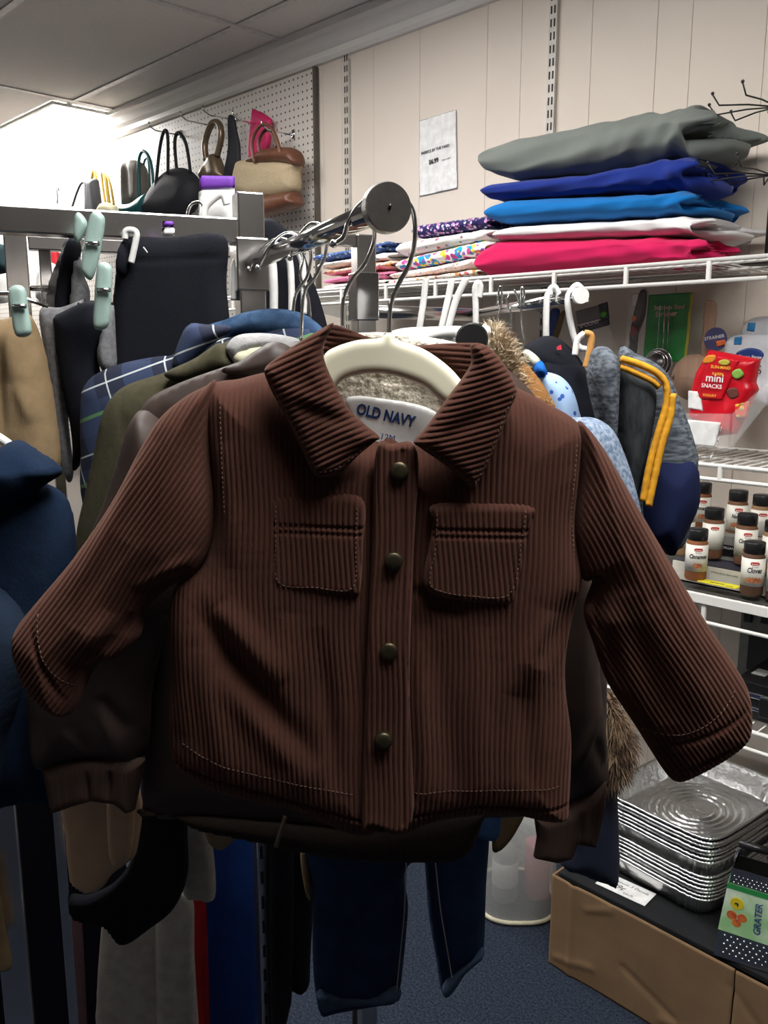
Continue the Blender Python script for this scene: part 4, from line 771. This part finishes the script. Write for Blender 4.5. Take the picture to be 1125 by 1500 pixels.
# ------------------------------------------------------------ spinner display with ball tips
bw = M('black_wire', (.015, .014, .013), .5, bs=.05)
f = onwall(1122, 372, 1.86).mk('wire_spinner', 'black wire display spinner with ball tipped arms at the shelf end', 'display stand')
BM().tube([(0, 0, -.02), (0, 0, f.loc(1122, 120)[2])], .0035, 8).lathe([(.05, -.02), (.05, -.015), (.004, -.012)], 20).go('pole', bw, f.root, True)
for zc in (160, 258):
    zz = f.loc(1122, zc)[2]
    for k in range(10):
        t = 2 * math.pi * k / 10 + .2; c, s = math.cos(t), math.sin(t)
        BM().tube([(0, 0, zz), (c * .06, s * .06, zz + .004), (c * .12, s * .12, zz + .002), (c * .135, s * .135, zz + .022)], .0017, 6).ball((c * .135, s * .135, zz + .024), .0036, 8).go('arm', bw, f.root, True)

# ------------------------------------------------------------ hanging packages between shelves
def pack(name, lab, cat, ref, s, group=None): return onwall(ref[0], ref[1], s).mk(name, lab, cat, group)
dkc = M('dark_card', (.035, .035, .05), .5, bs=.05); clear = glass_mat('clear_film', a=.1)
f = pack('spoon_packet', 'dark hanging card reading spoons with clear bag below', 'packet', (870, 480), 2.04)
panel(f, 'card', [(846, 478), (892, 466), (893, 476), (849, 489)], dkc, T=.002, w=.003, sharp=True, step=.003); panel(f, 'grey_card', [(843, 456), (880, 446), (892, 464), (846, 476)], M('grey_card', (.20, .19, .19), .6, bs=.05), T=.002, w=.003, sharp=True, step=.003)
panel(f, 'dark_corner', [(876, 446), (890, 442), (893, 466), (880, 470)], dkc, T=.0022, w=.003, sharp=True, step=.003, dy=-.001); panel(f, 'green_dot', [(880, 458), (886, 455), (890, 460), (885, 465), (880, 464)], M('lime_print', (.1, .42, .05), .5, bs=0), T=.001, w=.002, dy=-.004)
text(f, 'lettering', 'SPOONS', 849, 481, 29, PAPER, -.004, math.radians(15)); panel(f, 'clear_bag', [(850, 488), (893, 478), (897, 545), (860, 560)], clear, T=.01, w=.02, step=.004)
f = pack('blue_packet', 'blue and gold narrow packet behind the white hangers', 'packet', (815, 490), 2.04)
panel(f, 'card', [(806, 456), (818, 452), (820, 462), (812, 492), (803, 492)], M('blue_print', (.02, .05, .22), .5, bs=.05), T=.004, w=.006, step=.004); panel(f, 'gold_side', [(820, 460), (828, 458), (818, 494), (809, 494)], M('gold_print', (.16, .10, .03), .5, bs=.05), T=.004, w=.006, step=.004)
f = pack('kitchen_knife', 'black handled kitchen knife in a clear sleeve', 'knife', (925, 525), 2.03)
panel(f, 'handle', [(938, 426), (944, 424), (948, 430), (946, 460), (936, 488), (934, 502), (922, 500), (926, 470), (932, 445)], BLACKP, T=.008, w=.01, step=.003); panel(f, 'blade_guard', [(923, 500), (934, 502), (930, 526), (920, 526)], BLACKP, T=.004, w=.006, step=.003)
panel(f, 'sleeve_card', [(927, 430), (936, 430), (936, 446), (926, 448)], PAPER, T=.001, w=.002, dy=-.001, sharp=True, step=.003); panel(f, 'red_inset', [(925, 480), (931, 476), (933, 486), (926, 494)], M('red_plastic', (.3, .02, .02), .4, bs=0), T=.003, w=.004, dy=-.008, step=.002); panel(f, 'orange_sticker', [(925, 466), (931, 462), (933, 468), (927, 472)], M('orange_sticker', (.8, .16, .04), .5, bs=0), T=.001, w=.002, dy=-.009, step=.002)
panel(f, 'clear_sleeve', [(924, 430), (950, 426), (946, 500), (935, 527), (916, 527)], clear, T=.01, w=.02, dy=-.002, step=.004)
grn = M('green_card', (.02, .19, .04), .4, col2=(.03, .26, .06), ns=20, bs=.03)
f = pack('strainer_set', 'green carded set of round metal strainers hanging on the wall', 'strainer set', (975, 525), 2.03)
cd = panel(f, 'card', [(950, 432), (1014, 428), (1015, 434), (1005, 526), (996, 530), (945, 530), (942, 526)], grn, T=.002, w=.003, sharp=True, step=.003); panel(f, 'yellow_edge', [(1011, 428), (1016, 428), (1006, 528), (1001, 528)], M('yellow_print', (.5, .45, .05), .5, bs=0), T=.002, w=.002, dy=-.001, sharp=True, step=.003)
peachp = M('peach_print', (.65, .45, .33), .6, bs=0); text(f, 'lettering', 'Stainless Steel', 958, 454, 45, peachp, -.005, math.radians(3), bold=.02); text(f, 'lettering', 'Strainer', 960, 464, 32, peachp, -.005, math.radians(3), bold=.02)
q = f.loc(970, 532); b = BM()
for rr, dz, dyy in ((.036, 0, -.02), (.03, .0, -.028), (.022, .004, -.03)): b.tube([(q[0] + rr * math.cos(t), dyy, q[2] + dz + rr * math.sin(t)) for t in np.linspace(0, 6.28, 29)[:-1]], .0018, 6, closed=True)
b.go('strainer_rim', CHROME, f.root, True); BM().tube([(q[0], .0, q[2]), (q[0], -.012, q[2]), (q[0], -.02, q[2])], [.015, .028, .035], 28).go('strainer_bowl', chrome('strainer_mesh', .4, (.3, .3, .3)), f.root, True)
h = f.loc(973, 448)[2]; BM().tube([(q[0] - .008, -.015, q[2] + .03), (q[0] - .006, -.015, h), (q[0] + .006, -.015, h), (q[0] + .008, -.015, q[2] + .03)], .0014, 6).tube([(q[0] + .018, -.012, q[2] + .03), (q[0] + .016, -.012, h)], .0014, 6).go('strainer_handle', CHROME, f.root, True)
wood = M('pale_wood', (.36, .22, .15), .7, stretch=(6, 1, .6), ns=20, bs=.1)
f = pack('wooden_strainer', 'wooden handled round strainer hanging beside the red snack bag', 'strainer', (1020, 590), 1.98)
panel(f, 'handle', [(1032, 444), (1040, 440), (1050, 446), (1048, 480), (1040, 520), (1027, 520), (1030, 480)], wood, T=.006, w=.006, step=.003)
q = f.loc(1018, 553, 0); R_ = abs(f.loc(1050, 553)[0] - f.loc(986, 553)[0]) / 2
BM().tube([(q[0], .012, q[2]), (q[0], -.01, q[2]), (q[0], -.012, q[2]), (q[0], -.004, q[2]), (q[0], .008, q[2])], [R_, R_, R_ * .88, R_ * .85, R_ * .82], 36).go('hoop', wood, f.root, True); BM().tube([(q[0], .002, q[2]), (q[0], .004, q[2])], R_ * .86, 36).go('mesh_disc', M('strainer_gauze', (.42, .35, .30), .5, .3, bs=.4, ns=300), f.root)
q = f.loc(1048, 497, -.02); BM().tube([(q[0], -.018, q[2]), (q[0], -.022, q[2])], .027, 32).go('round_label', M('label_blue', (.06, .06, .16), .5, bs=0), f.root); text(f, 'lettering', 'STRAINER', 1032, 499, 30, PAPER, -.0235, math.radians(10), bold=.01)
panel(f, 'orange_sticker', [(1048, 500), (1062, 497), (1064, 505), (1050, 508)], MATS['orange_sticker'], T=.001, w=.002, dy=-.0235, sharp=True, step=.002)
osb = M('white_foil_bag', (.62, .64, .68), .3, bs=.3, ns=30); osblue = M('deep_blue_print', (.01, .04, .20), .4, bs=0); sky = M('sky_blue_print', (.02, .22, .5), .5, bs=0)
f = pack('cranberry_bag', 'white cranberry snack bag with blue oval logo behind the red bag', 'snack bag', (1110, 590), 1.95)
panel(f, 'pouch', [(1075, 492), (1150, 500), (1150, 600), (1110, 588), (1075, 560), (1062, 518)], osb, T=.02, w=.03); panel(f, 'logo_oval', [(1078, 518), (1095, 510), (1112, 512), (1119, 520), (1110, 530), (1092, 530)], osblue, T=.002, w=.003, dy=-.021, step=.002); text(f, 'lettering', 'Ocean Spray', 1080, 524, 36, PAPER, -.025, math.radians(-3), shear=.2, bold=.01); panel(f, 'blue_square', [(1076, 494), (1087, 493), (1086, 505), (1075, 505)], sky, T=.001, w=.002, dy=-.02, sharp=True, step=.002)
text(f, 'lettering', 'S', 1107, 548, 8, INK, -.025)
f = pack('cranberry_bag', 'rear white snack bag with blue square at right edge', 'snack bag', (1110, 520), 2.0)
panel(f, 'pouch', [(1092, 472), (1150, 474), (1150, 560), (1085, 540)], osb, T=.015, w=.03); panel(f, 'blue_square', [(1096, 473), (1107, 473), (1105, 486), (1094, 484)], sky, T=.001, w=.002, dy=-.016, sharp=True, step=.002)
redf = M('red_foil_bag', (.58, .006, .018), .28, col2=(.48, .005, .014), ns=15, bs=.35, bscale=40, bdist=.004)
f = pack('raisin_snack_bag', 'shiny red raisin snack bag leaning in a clear shelf tray', 'snack bag', (1060, 655), 1.83)
panel(f, 'pouch', [(1040, 512), (1062, 516), (1115, 526), (1108, 560), (1112, 570), (1098, 600), (1090, 620), (1080, 636), (1040, 640), (1010, 610), (1014, 575), (1022, 545)], redf, T=.024, w=.022, drape=(.004, 70, 50), step=.0025, sharp=True)
panel(f, 'front_label', [(1040, 518), (1084, 528), (1058, 586), (1018, 584)], redf, T=.003, w=.003, dy=-.025, step=.0025, sharp=True)
panel(f, 'orange_corner', [(1034, 522), (1048, 520), (1046, 530), (1030, 532)], M('orange_print_red', (.75, .25, .02), .4, bs=0), T=.001, w=.002, dy=-.028, step=.002)
panel(f, 'sun_emblem', [(1052, 530), (1062, 526), (1070, 530), (1066, 535), (1056, 535)], M('gold_emblem', (.5, .42, .05), .4, bs=0), T=.001, w=.002, dy=-.0295, step=.002)
panel(f, 'raisin_picture', [(1064, 572), (1078, 568), (1082, 580), (1070, 584)], M('raisin_print', (.12, .03, .02), .5, bs=0), T=.001, w=.002, dy=-.026, step=.002)
panel(f, 'lower_packet', [(1076, 592), (1098, 588), (1094, 612), (1078, 612)], floral('packet_print', (.6, .05, .02), [(.7, .45, .05), (.15, .3, .05)], 90, .4), T=.003, w=.003, dy=-.024, step=.002, sharp=True)
yt = M('yellow_lettering', (.8, .5, .04), .5, bs=0)
panel(f, 'green_leaf', [(1072, 545), (1083, 540), (1090, 548), (1082, 555), (1074, 553)], M('leaf_green', (.22, .42, .06), .5, bs=0), T=.002, w=.003, dy=-.029, step=.002)
panel(f, 'white_panel', [(1008, 572), (1026, 574), (1030, 602), (1008, 598)], PAPER, T=.002, w=.003, dy=-.026, sharp=True, step=.002)
for s_, x, y, w_, mm in [('SUN-MAID', 1041, 539, 29, yt), ('RAISIN', 1043, 549, 16, yt), ('mini', 1033, 558, 26, PAPER), ('SNACKS', 1027, 567, 30, PAPER), ('YOGURT', 1029, 580, 20, yt)]: text(f, 'lettering', s_, x, y, w_, mm, -.034, math.radians(-5), bold=.015)
f2 = pack('display_tray', 'clear plastic display tray with white price card on wire shelf', 'tray', (1050, 668), 1.77)
panel(f2, 'front_wall', [(1003, 605), (1072, 606), (1068, 662), (1010, 655)], clear, T=.0015, w=.002, sharp=True, step=.004); panel(f2, 'side_wall', [(1072, 606), (1125, 560), (1125, 590), (1068, 662)], clear, T=.0015, w=.002, sharp=True, dy=.002, step=.004)
panel(f2, 'price_card', [(1003, 614), (1056, 619), (1048, 655), (1008, 651)], PAPER, T=.0012, w=.002, sharp=True, dy=-.004, step=.003)
panel(f2, 'clear_edge', [(1052, 648), (1056, 625), (1058, 625), (1042, 672), (1039, 672)], PAPER, T=.001, w=.001, sharp=True, dy=-.006, step=.0015)

# ------------------------------------------------------------ spice jars
badr = M('label_red', (.6, .04, .04), .5, bs=0); lblm = M('jar_label', (.80, .78, .70), .5, bs=.02, ns=10); gl = glass_mat('jar_glass', (.9, .9, .9), .05, .3)
def jar(px, py, s, lab, words, spice, pic, h=.112):
    f = onwall(px, py, s).mk('spice_jar', lab, 'spice jar', 'spice jars on the wire shelf'); R = .0225; yaw = math.atan2(f.O[0], f.O[1]); f.root.rotation_euler = (0, 0, -yaw + .15)
    sm = M('spice_' + spice, {'cinnamon': (.25, .085, .025), 'cloves': (.10, .045, .022), 'nutmeg': (.17, .075, .035), 'ginger': (.30, .17, .08)}[spice], .8, ns=150, bs=.2)
    BM().lathe([(.0, 0), (R * .9, 0), (R, .004), (R, h * .72), (R * .86, h * .79), (0.001, h * .79)], 30).go('jar', sm, f.root, True)
    BM().lathe([(R * .9, h * .79), (R * .93, h * .8), (R * .93, h * .985), (R * .88, h), (0.001, h)], 32).go('cap', BLACKP, f.root, True)
    BM().lathe([(R + .0002, h * .19), (R + .0007, h * .19), (R + .0007, h * .71), (R + .0002, h * .71)], 32).go('paper_label', lblm, f.root, True)
    def wrap(s_, z, wd, mt, nm='lettering', shear=0, off=0.0, bold=.0, hs=1.0):
        cu = bpy.data.curves.new(nm, 'FONT'); cu.body = s_; cu.extrude = .0001; cu.shear = shear; cu.resolution_u = 2; cu.offset = bold
        o = bpy.data.objects.new(nm, cu); COL.objects.link(o); bpy.context.view_layer.update(); me = bpy.data.meshes.new_from_object(o.evaluated_get(bpy.context.evaluated_depsgraph_get())); bpy.data.objects.remove(o)
        v = np.array([w.co[:] for w in me.vertices]); sc = wd / v[:, 0].max(); x = (v[:, 0] * sc - wd / 2 + off); rr = R + .0012 + v[:, 2]
        me.vertices.foreach_set('co', np.column_stack([rr * np.sin(x / R), -rr * np.cos(x / R), z + v[:, 1] * sc * hs]).ravel()); me.update(); link(nm, me, mt, f.root, False)
    def patch(z, w, hh, mt, nm, r_=R + .0009, off=0, zig=False):
        V = []; n = 14
        for i in range(n + 1):
            t = ((i / n - .5) * w + off) / R; k = (1 + .35 * math.sin(i * 2.4)) if zig else 1; e = 1 - abs(i / n * 2 - 1) ** 4 * .5
            V += [(r_ * math.sin(t), -r_ * math.cos(t), z - hh / 2 * (1 if zig else e)), (r_ * math.sin(t), -r_ * math.cos(t), z + hh / 2 * k * e)]
        raw(nm, V, [(2 * i, 2 * i + 2, 2 * i + 3, 2 * i + 1) for i in range(n)], mt, f.root, False)
    patch(h * .62, .017, .0078, badr, 'logo_badge'); wrap('BADIA', h * .598, .0125, lblm, bold=.03)
    if words: wrap('Ground', h * .55, .012, INK); wrap(words, h * .45, .037 if len(words) > 6 else .029, INK, shear=.25, bold=.03, hs=1.5)
    if pic: patch(h * .31, .032 if pic == 'wide' else .018, .011, M('spice_picture', (.30, .09, .03), .6, col2=(.5, .2, .08), ns=200, bs=0), 'label_picture', zig=True)
    return f
J = [(1018, 848, 1.745, 'cinnamon spice jar at front of the shelf, left', 'Cinnamon', 'cinnamon', 'r'), (1100, 870, 1.745, 'cloves spice jar at front of the shelf, right', 'Cloves', 'cloves', 'wide'),
     (1042, 816, 1.83, 'pinkish spice jar with plain label behind the cinnamon jar', '', 'nutmeg', None), (1090, 826, 1.83, 'cinnamon spice jar standing behind the cloves jar', 'Cinnamon', 'nutmeg', 'r'), (1130, 838, 1.83, 'spice jar cut by the right edge, behind cloves', 'Ginger', 'ginger', None),
     (1025, 775, 1.93, 'cinnamon spice jar in back row beside the navy jacket', 'Cinnamon', 'cinnamon', 'r'), (1077, 788, 1.93, 'nutmeg spice jar in the back row', 'Nutmeg', 'nutmeg', 'wide'), (1112, 796, 1.93, 'back row spice jar with pale label at right', '', 'ginger', None), (1000, 812, 1.85, 'spice jar mostly hidden by the navy jacket hem', '', 'ginger', None), (1138, 880, 1.76, 'peppercorn jar cut off at right edge', 'Pepper', 'cloves', None)]
for j in J: jar(*j)
f = onwall(1060, 855, 1.775).mk('product_carton', 'long low cream carton lying behind the front spice jars', 'carton')
BM().box(-.12, .14, 0, .075, -.01, .032, .001).go('carton', M('cream_carton', (.62, .60, .52), .6, bs=.03), f.root); BM().box(-.12, .14, .001, .075, .0325, .034).go('dark_top', dkc, f.root)
text(f, 'lettering', 'product of the finest quality', 1042, 838, 40, INK, -.002, math.radians(-12))
f = onwall(1070, 815, 1.87).mk('product_carton', 'grey carton with black organic band under back spice jars', 'carton')
BM().box(-.12, .16, 0, .1, -.03, .045, .001).go('carton', M('grey_carton', (.30, .29, .27), .6, bs=.03), f.root); BM().box(-.03, .03, -.002, 0, .0, .025).go('black_band', BLACKP, f.root); text(f, 'lettering', 'ORGANIC', 1057, 803, 24, PAPER, -.004, math.radians(-10))
f = onwall(1050, 858, 1.722).mk('price_tag', 'yellow price tag lying on the shelf front between jars', 'price tag')
o = BM().box(-.045, .04, .002, .03, 0, .0015).go('tag', M('yellow_tag', (.75, .68, .02), .6, bs=0), f.root); BM().box(-.02, .01, .012, .015, .0015, .002).box(.015, .03, .008, .01, .0015, .002).go('print', INK, f.root)
BM().box(0, 1.6, -.009, -.004, -.016, .004, .001).go('edge_strip', WIRE, SPICE_SHELF)
wbox_l = wroot('shelf_liner', -1.5, 1.73, .988, 'dark grey liner sheet on the spice shelf', 'liner'); BM().box(0, 1.6, 0, .34, 0, .002).go('sheet', M('dark_liner', (.06, .06, .055), .8, bs=.1), wbox_l)

# ------------------------------------------------------------ black cases right edge
f = onwall(1110, 1080, 1.80); f.O[2] = .706; f.mk('equipment_case', 'black case with silver edge and black latch at right edge', 'case')
BM().box(-.06, .5, 0, .23, 0, .085, .003).go('body', BLACKP, f.root); BM().box(-.062, .502, -.003, .01, .05, .062, .002).box(-.062, .502, -.003, .01, .022, .03, .002).go('metal_trim', CHROME, f.root); BM().box(.0, .03, -.012, -.002, .015, .06, .003).go('latch', BLACKP, f.root)
BM().box(-.045, -.015, .05, .09, .0855, .0865).box(.01, .05, .03, .05, .0855, .0865).go('paper_label', PAPER, f.root)
f = onwall(1095, 1000, 2.04); f.O[2] = .727; f.mk('equipment_case', 'tall open case lid with grey frame and black inner panel at right edge', 'case')
BM().box(-.03, .5, 0, .03, -.02, .19, .004).go('frame', M('grey_frame', (.22, .22, .21), .4, .5, bs=.05), f.root); BM().box(-.005, .49, -.003, .001, .0, .1).go('inner_panel', BLACKP, f.root); BM().box(.02, .49, -.003, .001, .125, .155).go('upper_panel', BLACKP, f.root); BM().box(-.02, .0, -.01, 0, .12, .16, .003).go('hinge', BLACKP, f.root)

# ------------------------------------------------------------ floor-level goods
kraft = M('brown_cardboard', (.23, .145, .08), .85, col2=(.20, .125, .07), ns=12, bs=.2, bscale=60)
BX0 = -1.06
r = wroot('cardboard_box', BX0, 1.605, 0, 'long creased brown cardboard box on the carpet at right', 'box')
def creased(x0, x1, z0, z1, y0, seed):
    nx, nz = 80, 36; X, Z = np.meshgrid(np.linspace(x0, x1, nx), np.linspace(z0, z1, nz), indexing='ij'); y = y0 + .004 * np.sin(X * 6 + seed)
    for (a, c, d, e, k) in [(.1, .2, .16, .23, -.003), (.02, .03, .12, .055, -.003), (.2, .1, .45, .0, .003), (.3, .03, .6, .1, -.003), (.45, .2, .62, .05, .003), (.06, .25, .06, .0, -.004)]:
        y = y + k * np.exp(-(seg_d(X, Z, a, c, d, e) / .008) ** 2) + k * .6 * np.exp(-(seg_d(X, Z, a, c, d, e) / .04) ** 2)
    V = np.column_stack([X.ravel(), y.ravel(), Z.ravel()]); return V, [(i * nz + j, (i + 1) * nz + j, (i + 1) * nz + j + 1, i * nz + j + 1) for i in range(nx - 1) for j in range(nz - 1)]
V, Fq = creased(0, .452, 0, .245, 0, 1); o = raw('front_panel', V, Fq, kraft, r); md = o.modifiers.new('s', 'SOLIDIFY'); md.thickness = .004; md.offset = -1
V, Fq = creased(.456, 1.1, 0, .245, 0, 2); o = raw('front_panel', V, Fq, kraft, r); md = o.modifiers.new('s', 'SOLIDIFY'); md.thickness = .004; md.offset = -1
BM().box(0, .005, .006, .44, 0, .245).go('side_panel', kraft, r); BM().box(0.006, 1.1, .43, .44, 0, .24).go('rear_panel', kraft, r)
r2 = wroot('black_table_top', BX0 + .005, 1.615, .246, 'black cloth covered ledge behind the cardboard box edge', 'ledge'); BM().box(.008, 1.1, .0, .42, -.006, .008, .003).go('top', M('black_felt', (.016, .017, .019), .9, bs=.3), r2)
PZt = .256
def Fz(px, py, z):
    d = ray(px, py); return CC + d * ((z - EYE) / d[2])
w = Fz(912, 1300, PZt); r = root('handwritten_note', w, TH + .05, 'small white handwritten price note lying on the black ledge', 'note')
BM().box(-.055, .07, -.03, .03, 0, .001).go('paper', PAPER, r)
for s_, x, y, sc in [('Aluminum 3 Davida', -.045, .01, .013), ('1.99¢', -.04, -.012, .022), ('each', .01, -.022, .013)]:
    cu = bpy.data.curves.new('handwriting', 'FONT'); cu.body = s_; cu.size = sc; cu.shear = .3; o = bpy.data.objects.new('handwriting', cu); COL.objects.link(o); bpy.context.view_layer.update()
    me = bpy.data.meshes.new_from_object(o.evaluated_get(bpy.context.evaluated_depsgraph_get())); bpy.data.objects.remove(o); o = link('handwriting', me, INK, r, False); o.location = (x, y, .0013)
# foil pans
def pan_mesh(name, Lx, Ly, H_, mat, parent):
    n = 200; rings = []
    prof = [(1.035, -.002, 0), (1.04, .0015, 0), (1.02, .003, 0), (1.0, .001, 0), (.985, -.004, 0), (.955, -.3 * H_, 1), (.925, -.6 * H_, 1), (.89, -.93 * H_, 1), (.86, -H_, 0)]
    prof += [(max(.84 - i * .0125, .004), -H_, 2) for i in range(69)]
    V = []
    for (k, z, fl) in prof:
        for i in range(n):
            t = 2 * math.pi * i / n; c, s = math.cos(t), math.sin(t); e = .28 if k > .8 else .28 + (.8 - k) * .9
            e = min(e, 1.0); x = math.copysign(abs(c) ** e, c) * Lx / 2 * k; y = math.copysign(abs(s) ** e, s) * Ly / 2 * k; zz = z
            if fl == 1: g = .0024 * math.sin(i * math.pi / 2) + .0012 * math.sin(i * 2.9 + z * 300); x += g * c; y += g * s
            if fl == 2:
                rr = math.hypot(x / (Lx / 2), y / (Ly / 2)); 
                if .24 < rr < .78: zz += .0026 * math.sin((rr - .24) / .108 * 2 * math.pi)
            if k > .98: zz += .0008 * math.sin(i * 1.7)
            V.append((x, y, zz + H_))
    Fq = [(a * n + i, a * n + (i + 1) % n, (a + 1) * n + (i + 1) % n, (a + 1) * n + i) for a in range(len(prof) - 1) for i in range(n)]
    return raw(name, V, Fq, mat, parent)
c0 = (WP(-.832, 1.872, PZt)); yawp = TH - .10
first = None
for k in range(14):
    z = PZt + (k * .0094 if k < 7 else .026 + k * .0094); lab = 'rectangular aluminium foil pan, ' + ('topmost of the stack with oval ridged base in view' if k == 13 else 'bottom of the stack on black ledge' if k == 0 else 'number %d up from the bottom of the foil pan stack' % (k + 1))
    loc = (c0[0] + RNG.uniform(-.002, .002), c0[1] + RNG.uniform(-.002, .002), z)
    if first is None:
        first = root('foil_pan', loc, yawp, lab, 'foil pan', 'stacked aluminium foil pans'); pan_mesh('pan', .30, .37, .054, FOIL, first)
    else: dup(first, loc, yawp + RNG.uniform(-.01, .01), lab)
# grater
w = Fz(1092, 1395, PZt); w = w; r = root('box_grater', w, TH + .25, 'four sided steel box grater with green paper sleeve at right edge', 'grater')
steel = chrome('grater_steel', .25, (.6, .6, .6)); hw0, hd0, hw1, hd1, HG = .056, .042, .036, .027, .20
def frust(z0, z1, off, mat, nm, jag=False):
    b = BM(); vs = []
    for z in (z0, z1):
        k = z / HG; a = hw0 + (hw1 - hw0) * k + off; c = hd0 + (hd1 - hd0) * k + off; vs.append([b.b.verts.new((x, y, z)) for x, y in ((-a, -c), (a, -c), (a, c), (-a, c))])
    for i in range(4): b.b.faces.new((vs[0][i], vs[0][(i + 1) % 4], vs[1][(i + 1) % 4], vs[1][i]))
    o = b.go(nm, mat, r); md = o.modifiers.new('s', 'SOLIDIFY'); md.thickness = .001; return o
frust(0, HG, 0, steel, 'body'); sl = frust(.06, .165, .002, M('green_sleeve', (.30, .55, .25), .5, col2=(.62, .74, .60), ns=14, bs=0, contrast=(.4, .6)), 'paper_sleeve'); frust(.156, .166, .0028, M('green_band', (.02, .25, .06), .5, bs=0), 'green_band')
def onf(x, z, side, off=.003):
    k = z / HG; a = hw0 + (hw1 - hw0) * k; c = hd0 + (hd1 - hd0) * k
    return (x, -c - off, z) if side == 'f' else (-a - off, x, z)
b = BM(); 
for i in range(7):
    for j in range(5):
        b.ball(onf(-.038 + i * .0125 + (j % 2) * .006, .012 + j * .0095, 'f', 0), .0026, 6)
b.go('fine_teeth', CHROME, r, True); b = BM()
for i in range(8):
    for j in range(3): b.ball(onf(-.03 + i * .0085 + (j % 2) * .004, .170 + j * .007, 'f', 0), .0018, 6)
b.go('coarse_teeth', CHROME, r, True)
BM().tube([(-.034, 0, HG), (-.03, 0, HG + .025), (-.02, 0, HG + .04), (.02, 0, HG + .04), (.03, 0, HG + .025), (.034, 0, HG)], .004, 8).go('handle', CHROME, r, True)
BM().tube([(-.03, 0, HG + .042), (.03, 0, HG + .042)], .008, 12).go('handle_grip', BLACKP, r, True)
def gtext(s_, x, z, sc, mt, rot90, nm, side='f'):
    cu = bpy.data.curves.new(nm, 'FONT'); cu.body = s_; cu.size = sc; cu.extrude = .0001; cu.offset = .0003; o = bpy.data.objects.new(nm, cu); COL.objects.link(o); bpy.context.view_layer.update()
    me = bpy.data.meshes.new_from_object(o.evaluated_get(bpy.context.evaluated_depsgraph_get())); bpy.data.objects.remove(o); o = link(nm, me, mt, r, False)
    o.location = onf(x, z, 'f', .0035); o.rotation_euler = (math.radians(90 - 4), math.radians(-90) if rot90 else 0, 0)
b = BM().tube([onf(-.02, .128, 'f', .002), onf(-.02, .128, 'f', .0035)], .013, 20).go('yellow_badge', M('badge_yellow', (.8, .62, .02), .5, bs=0), r); gtext('4', -.025, .122, .018, INK, False, 'numeral'); gtext('GRATER', .028, .075, .019, NAVYINK, True, 'lettering')
tm = M('tomato_print', (.5, .05, .03), .5, bs=0, col2=(.7, .25, .05), ns=60)
for x, z, q in ((-.028, .1, .010), (-.018, .086, .009), (-.008, .1, .009)): BM().tube([onf(x, z, 'f', .002), onf(x, z, 'f', .003)], q, 16).go('tomato_picture', tm, r)
# laundry hamper
fw = Fz(762, 1352, 0); r = root('mesh_hamper', fw, 0, 'white mesh hamper with cream rim standing on carpet beside the box', 'hamper')
m, n, bb = nt('white_mesh'); co = objco(n, (1, 1, 1), (0, .5, 0)); sp = n.nodes.new('ShaderNodeSeparateXYZ'); n.links.new(co, sp.inputs[0])
k1 = stripes(n, sp.outputs[0], .0035, .0016); k2 = stripes(n, sp.outputs[2], .0035, .0016); al = math_(n, 'MAXIMUM', k1, k2); n.links.new(math_(n, 'MULTIPLY_ADD', al, .5, .2), bb.inputs['Alpha']); bb.inputs['Base Color'].default_value = (.55, .56, .54, 1); bb.inputs['Roughness'].default_value = .7
b = BM(); K = 40; rings = []
for z, k in ((.012, 1), (.1, 1.02), (.2, 1.0), (.28, .93), (.33, .8)):
    rings.append([b.b.verts.new((.105 * k * math.copysign(abs(math.cos(t)) ** .7, math.cos(t)), .11 + .12 * k * math.copysign(abs(math.sin(t)) ** .7, math.sin(t)), z)) for t in np.linspace(0, 2 * math.pi, K + 1)[:-1]])
for A, B in zip(rings, rings[1:]):
    for k in range(K): b.b.faces.new((A[k], A[(k + 1) % K], B[(k + 1) % K], B[k]))
b.go('mesh_wall', m, r, True)
BM().tube([(.107 * math.copysign(abs(math.cos(t)) ** .7, math.cos(t)), .11 + .122 * math.copysign(abs(math.sin(t)) ** .7, math.sin(t)), .008) for t in np.linspace(0, 2 * math.pi, K + 1)[:-1]], .006, 8, closed=True).go('base_rim', M('cream_rim', (.62, .58, .42), .6, bs=.05), r, True)
r3 = root('shampoo_bottle', fw + np.array([-.03, .09, .012]), .3, 'pale bottle with white label seen through the mesh hamper', 'bottle'); BM().lathe([(.03, 0), (.035, .01), (.035, .14), (.02, .16), (.012, .165), (.012, .19)], 24).go('body', M('pale_bottle', (.35, .36, .35), .4, bs=.02), r3, True); BM().lathe([(.0355, .05), (.036, .051), (.036, .12), (.0355, .121)], 24).go('label', PAPER, r3, True)
r3 = root('pink_sponge', fw + np.array([.06, .1, .012]), .2, 'pink bundle seen through the right side of mesh hamper', 'bundle'); BM().box(-.03, .03, -.03, .03, .0, .17, .012).go('bundle', M('pink_cloth', (.42, .14, .18), .9, bs=.3), r3, True)
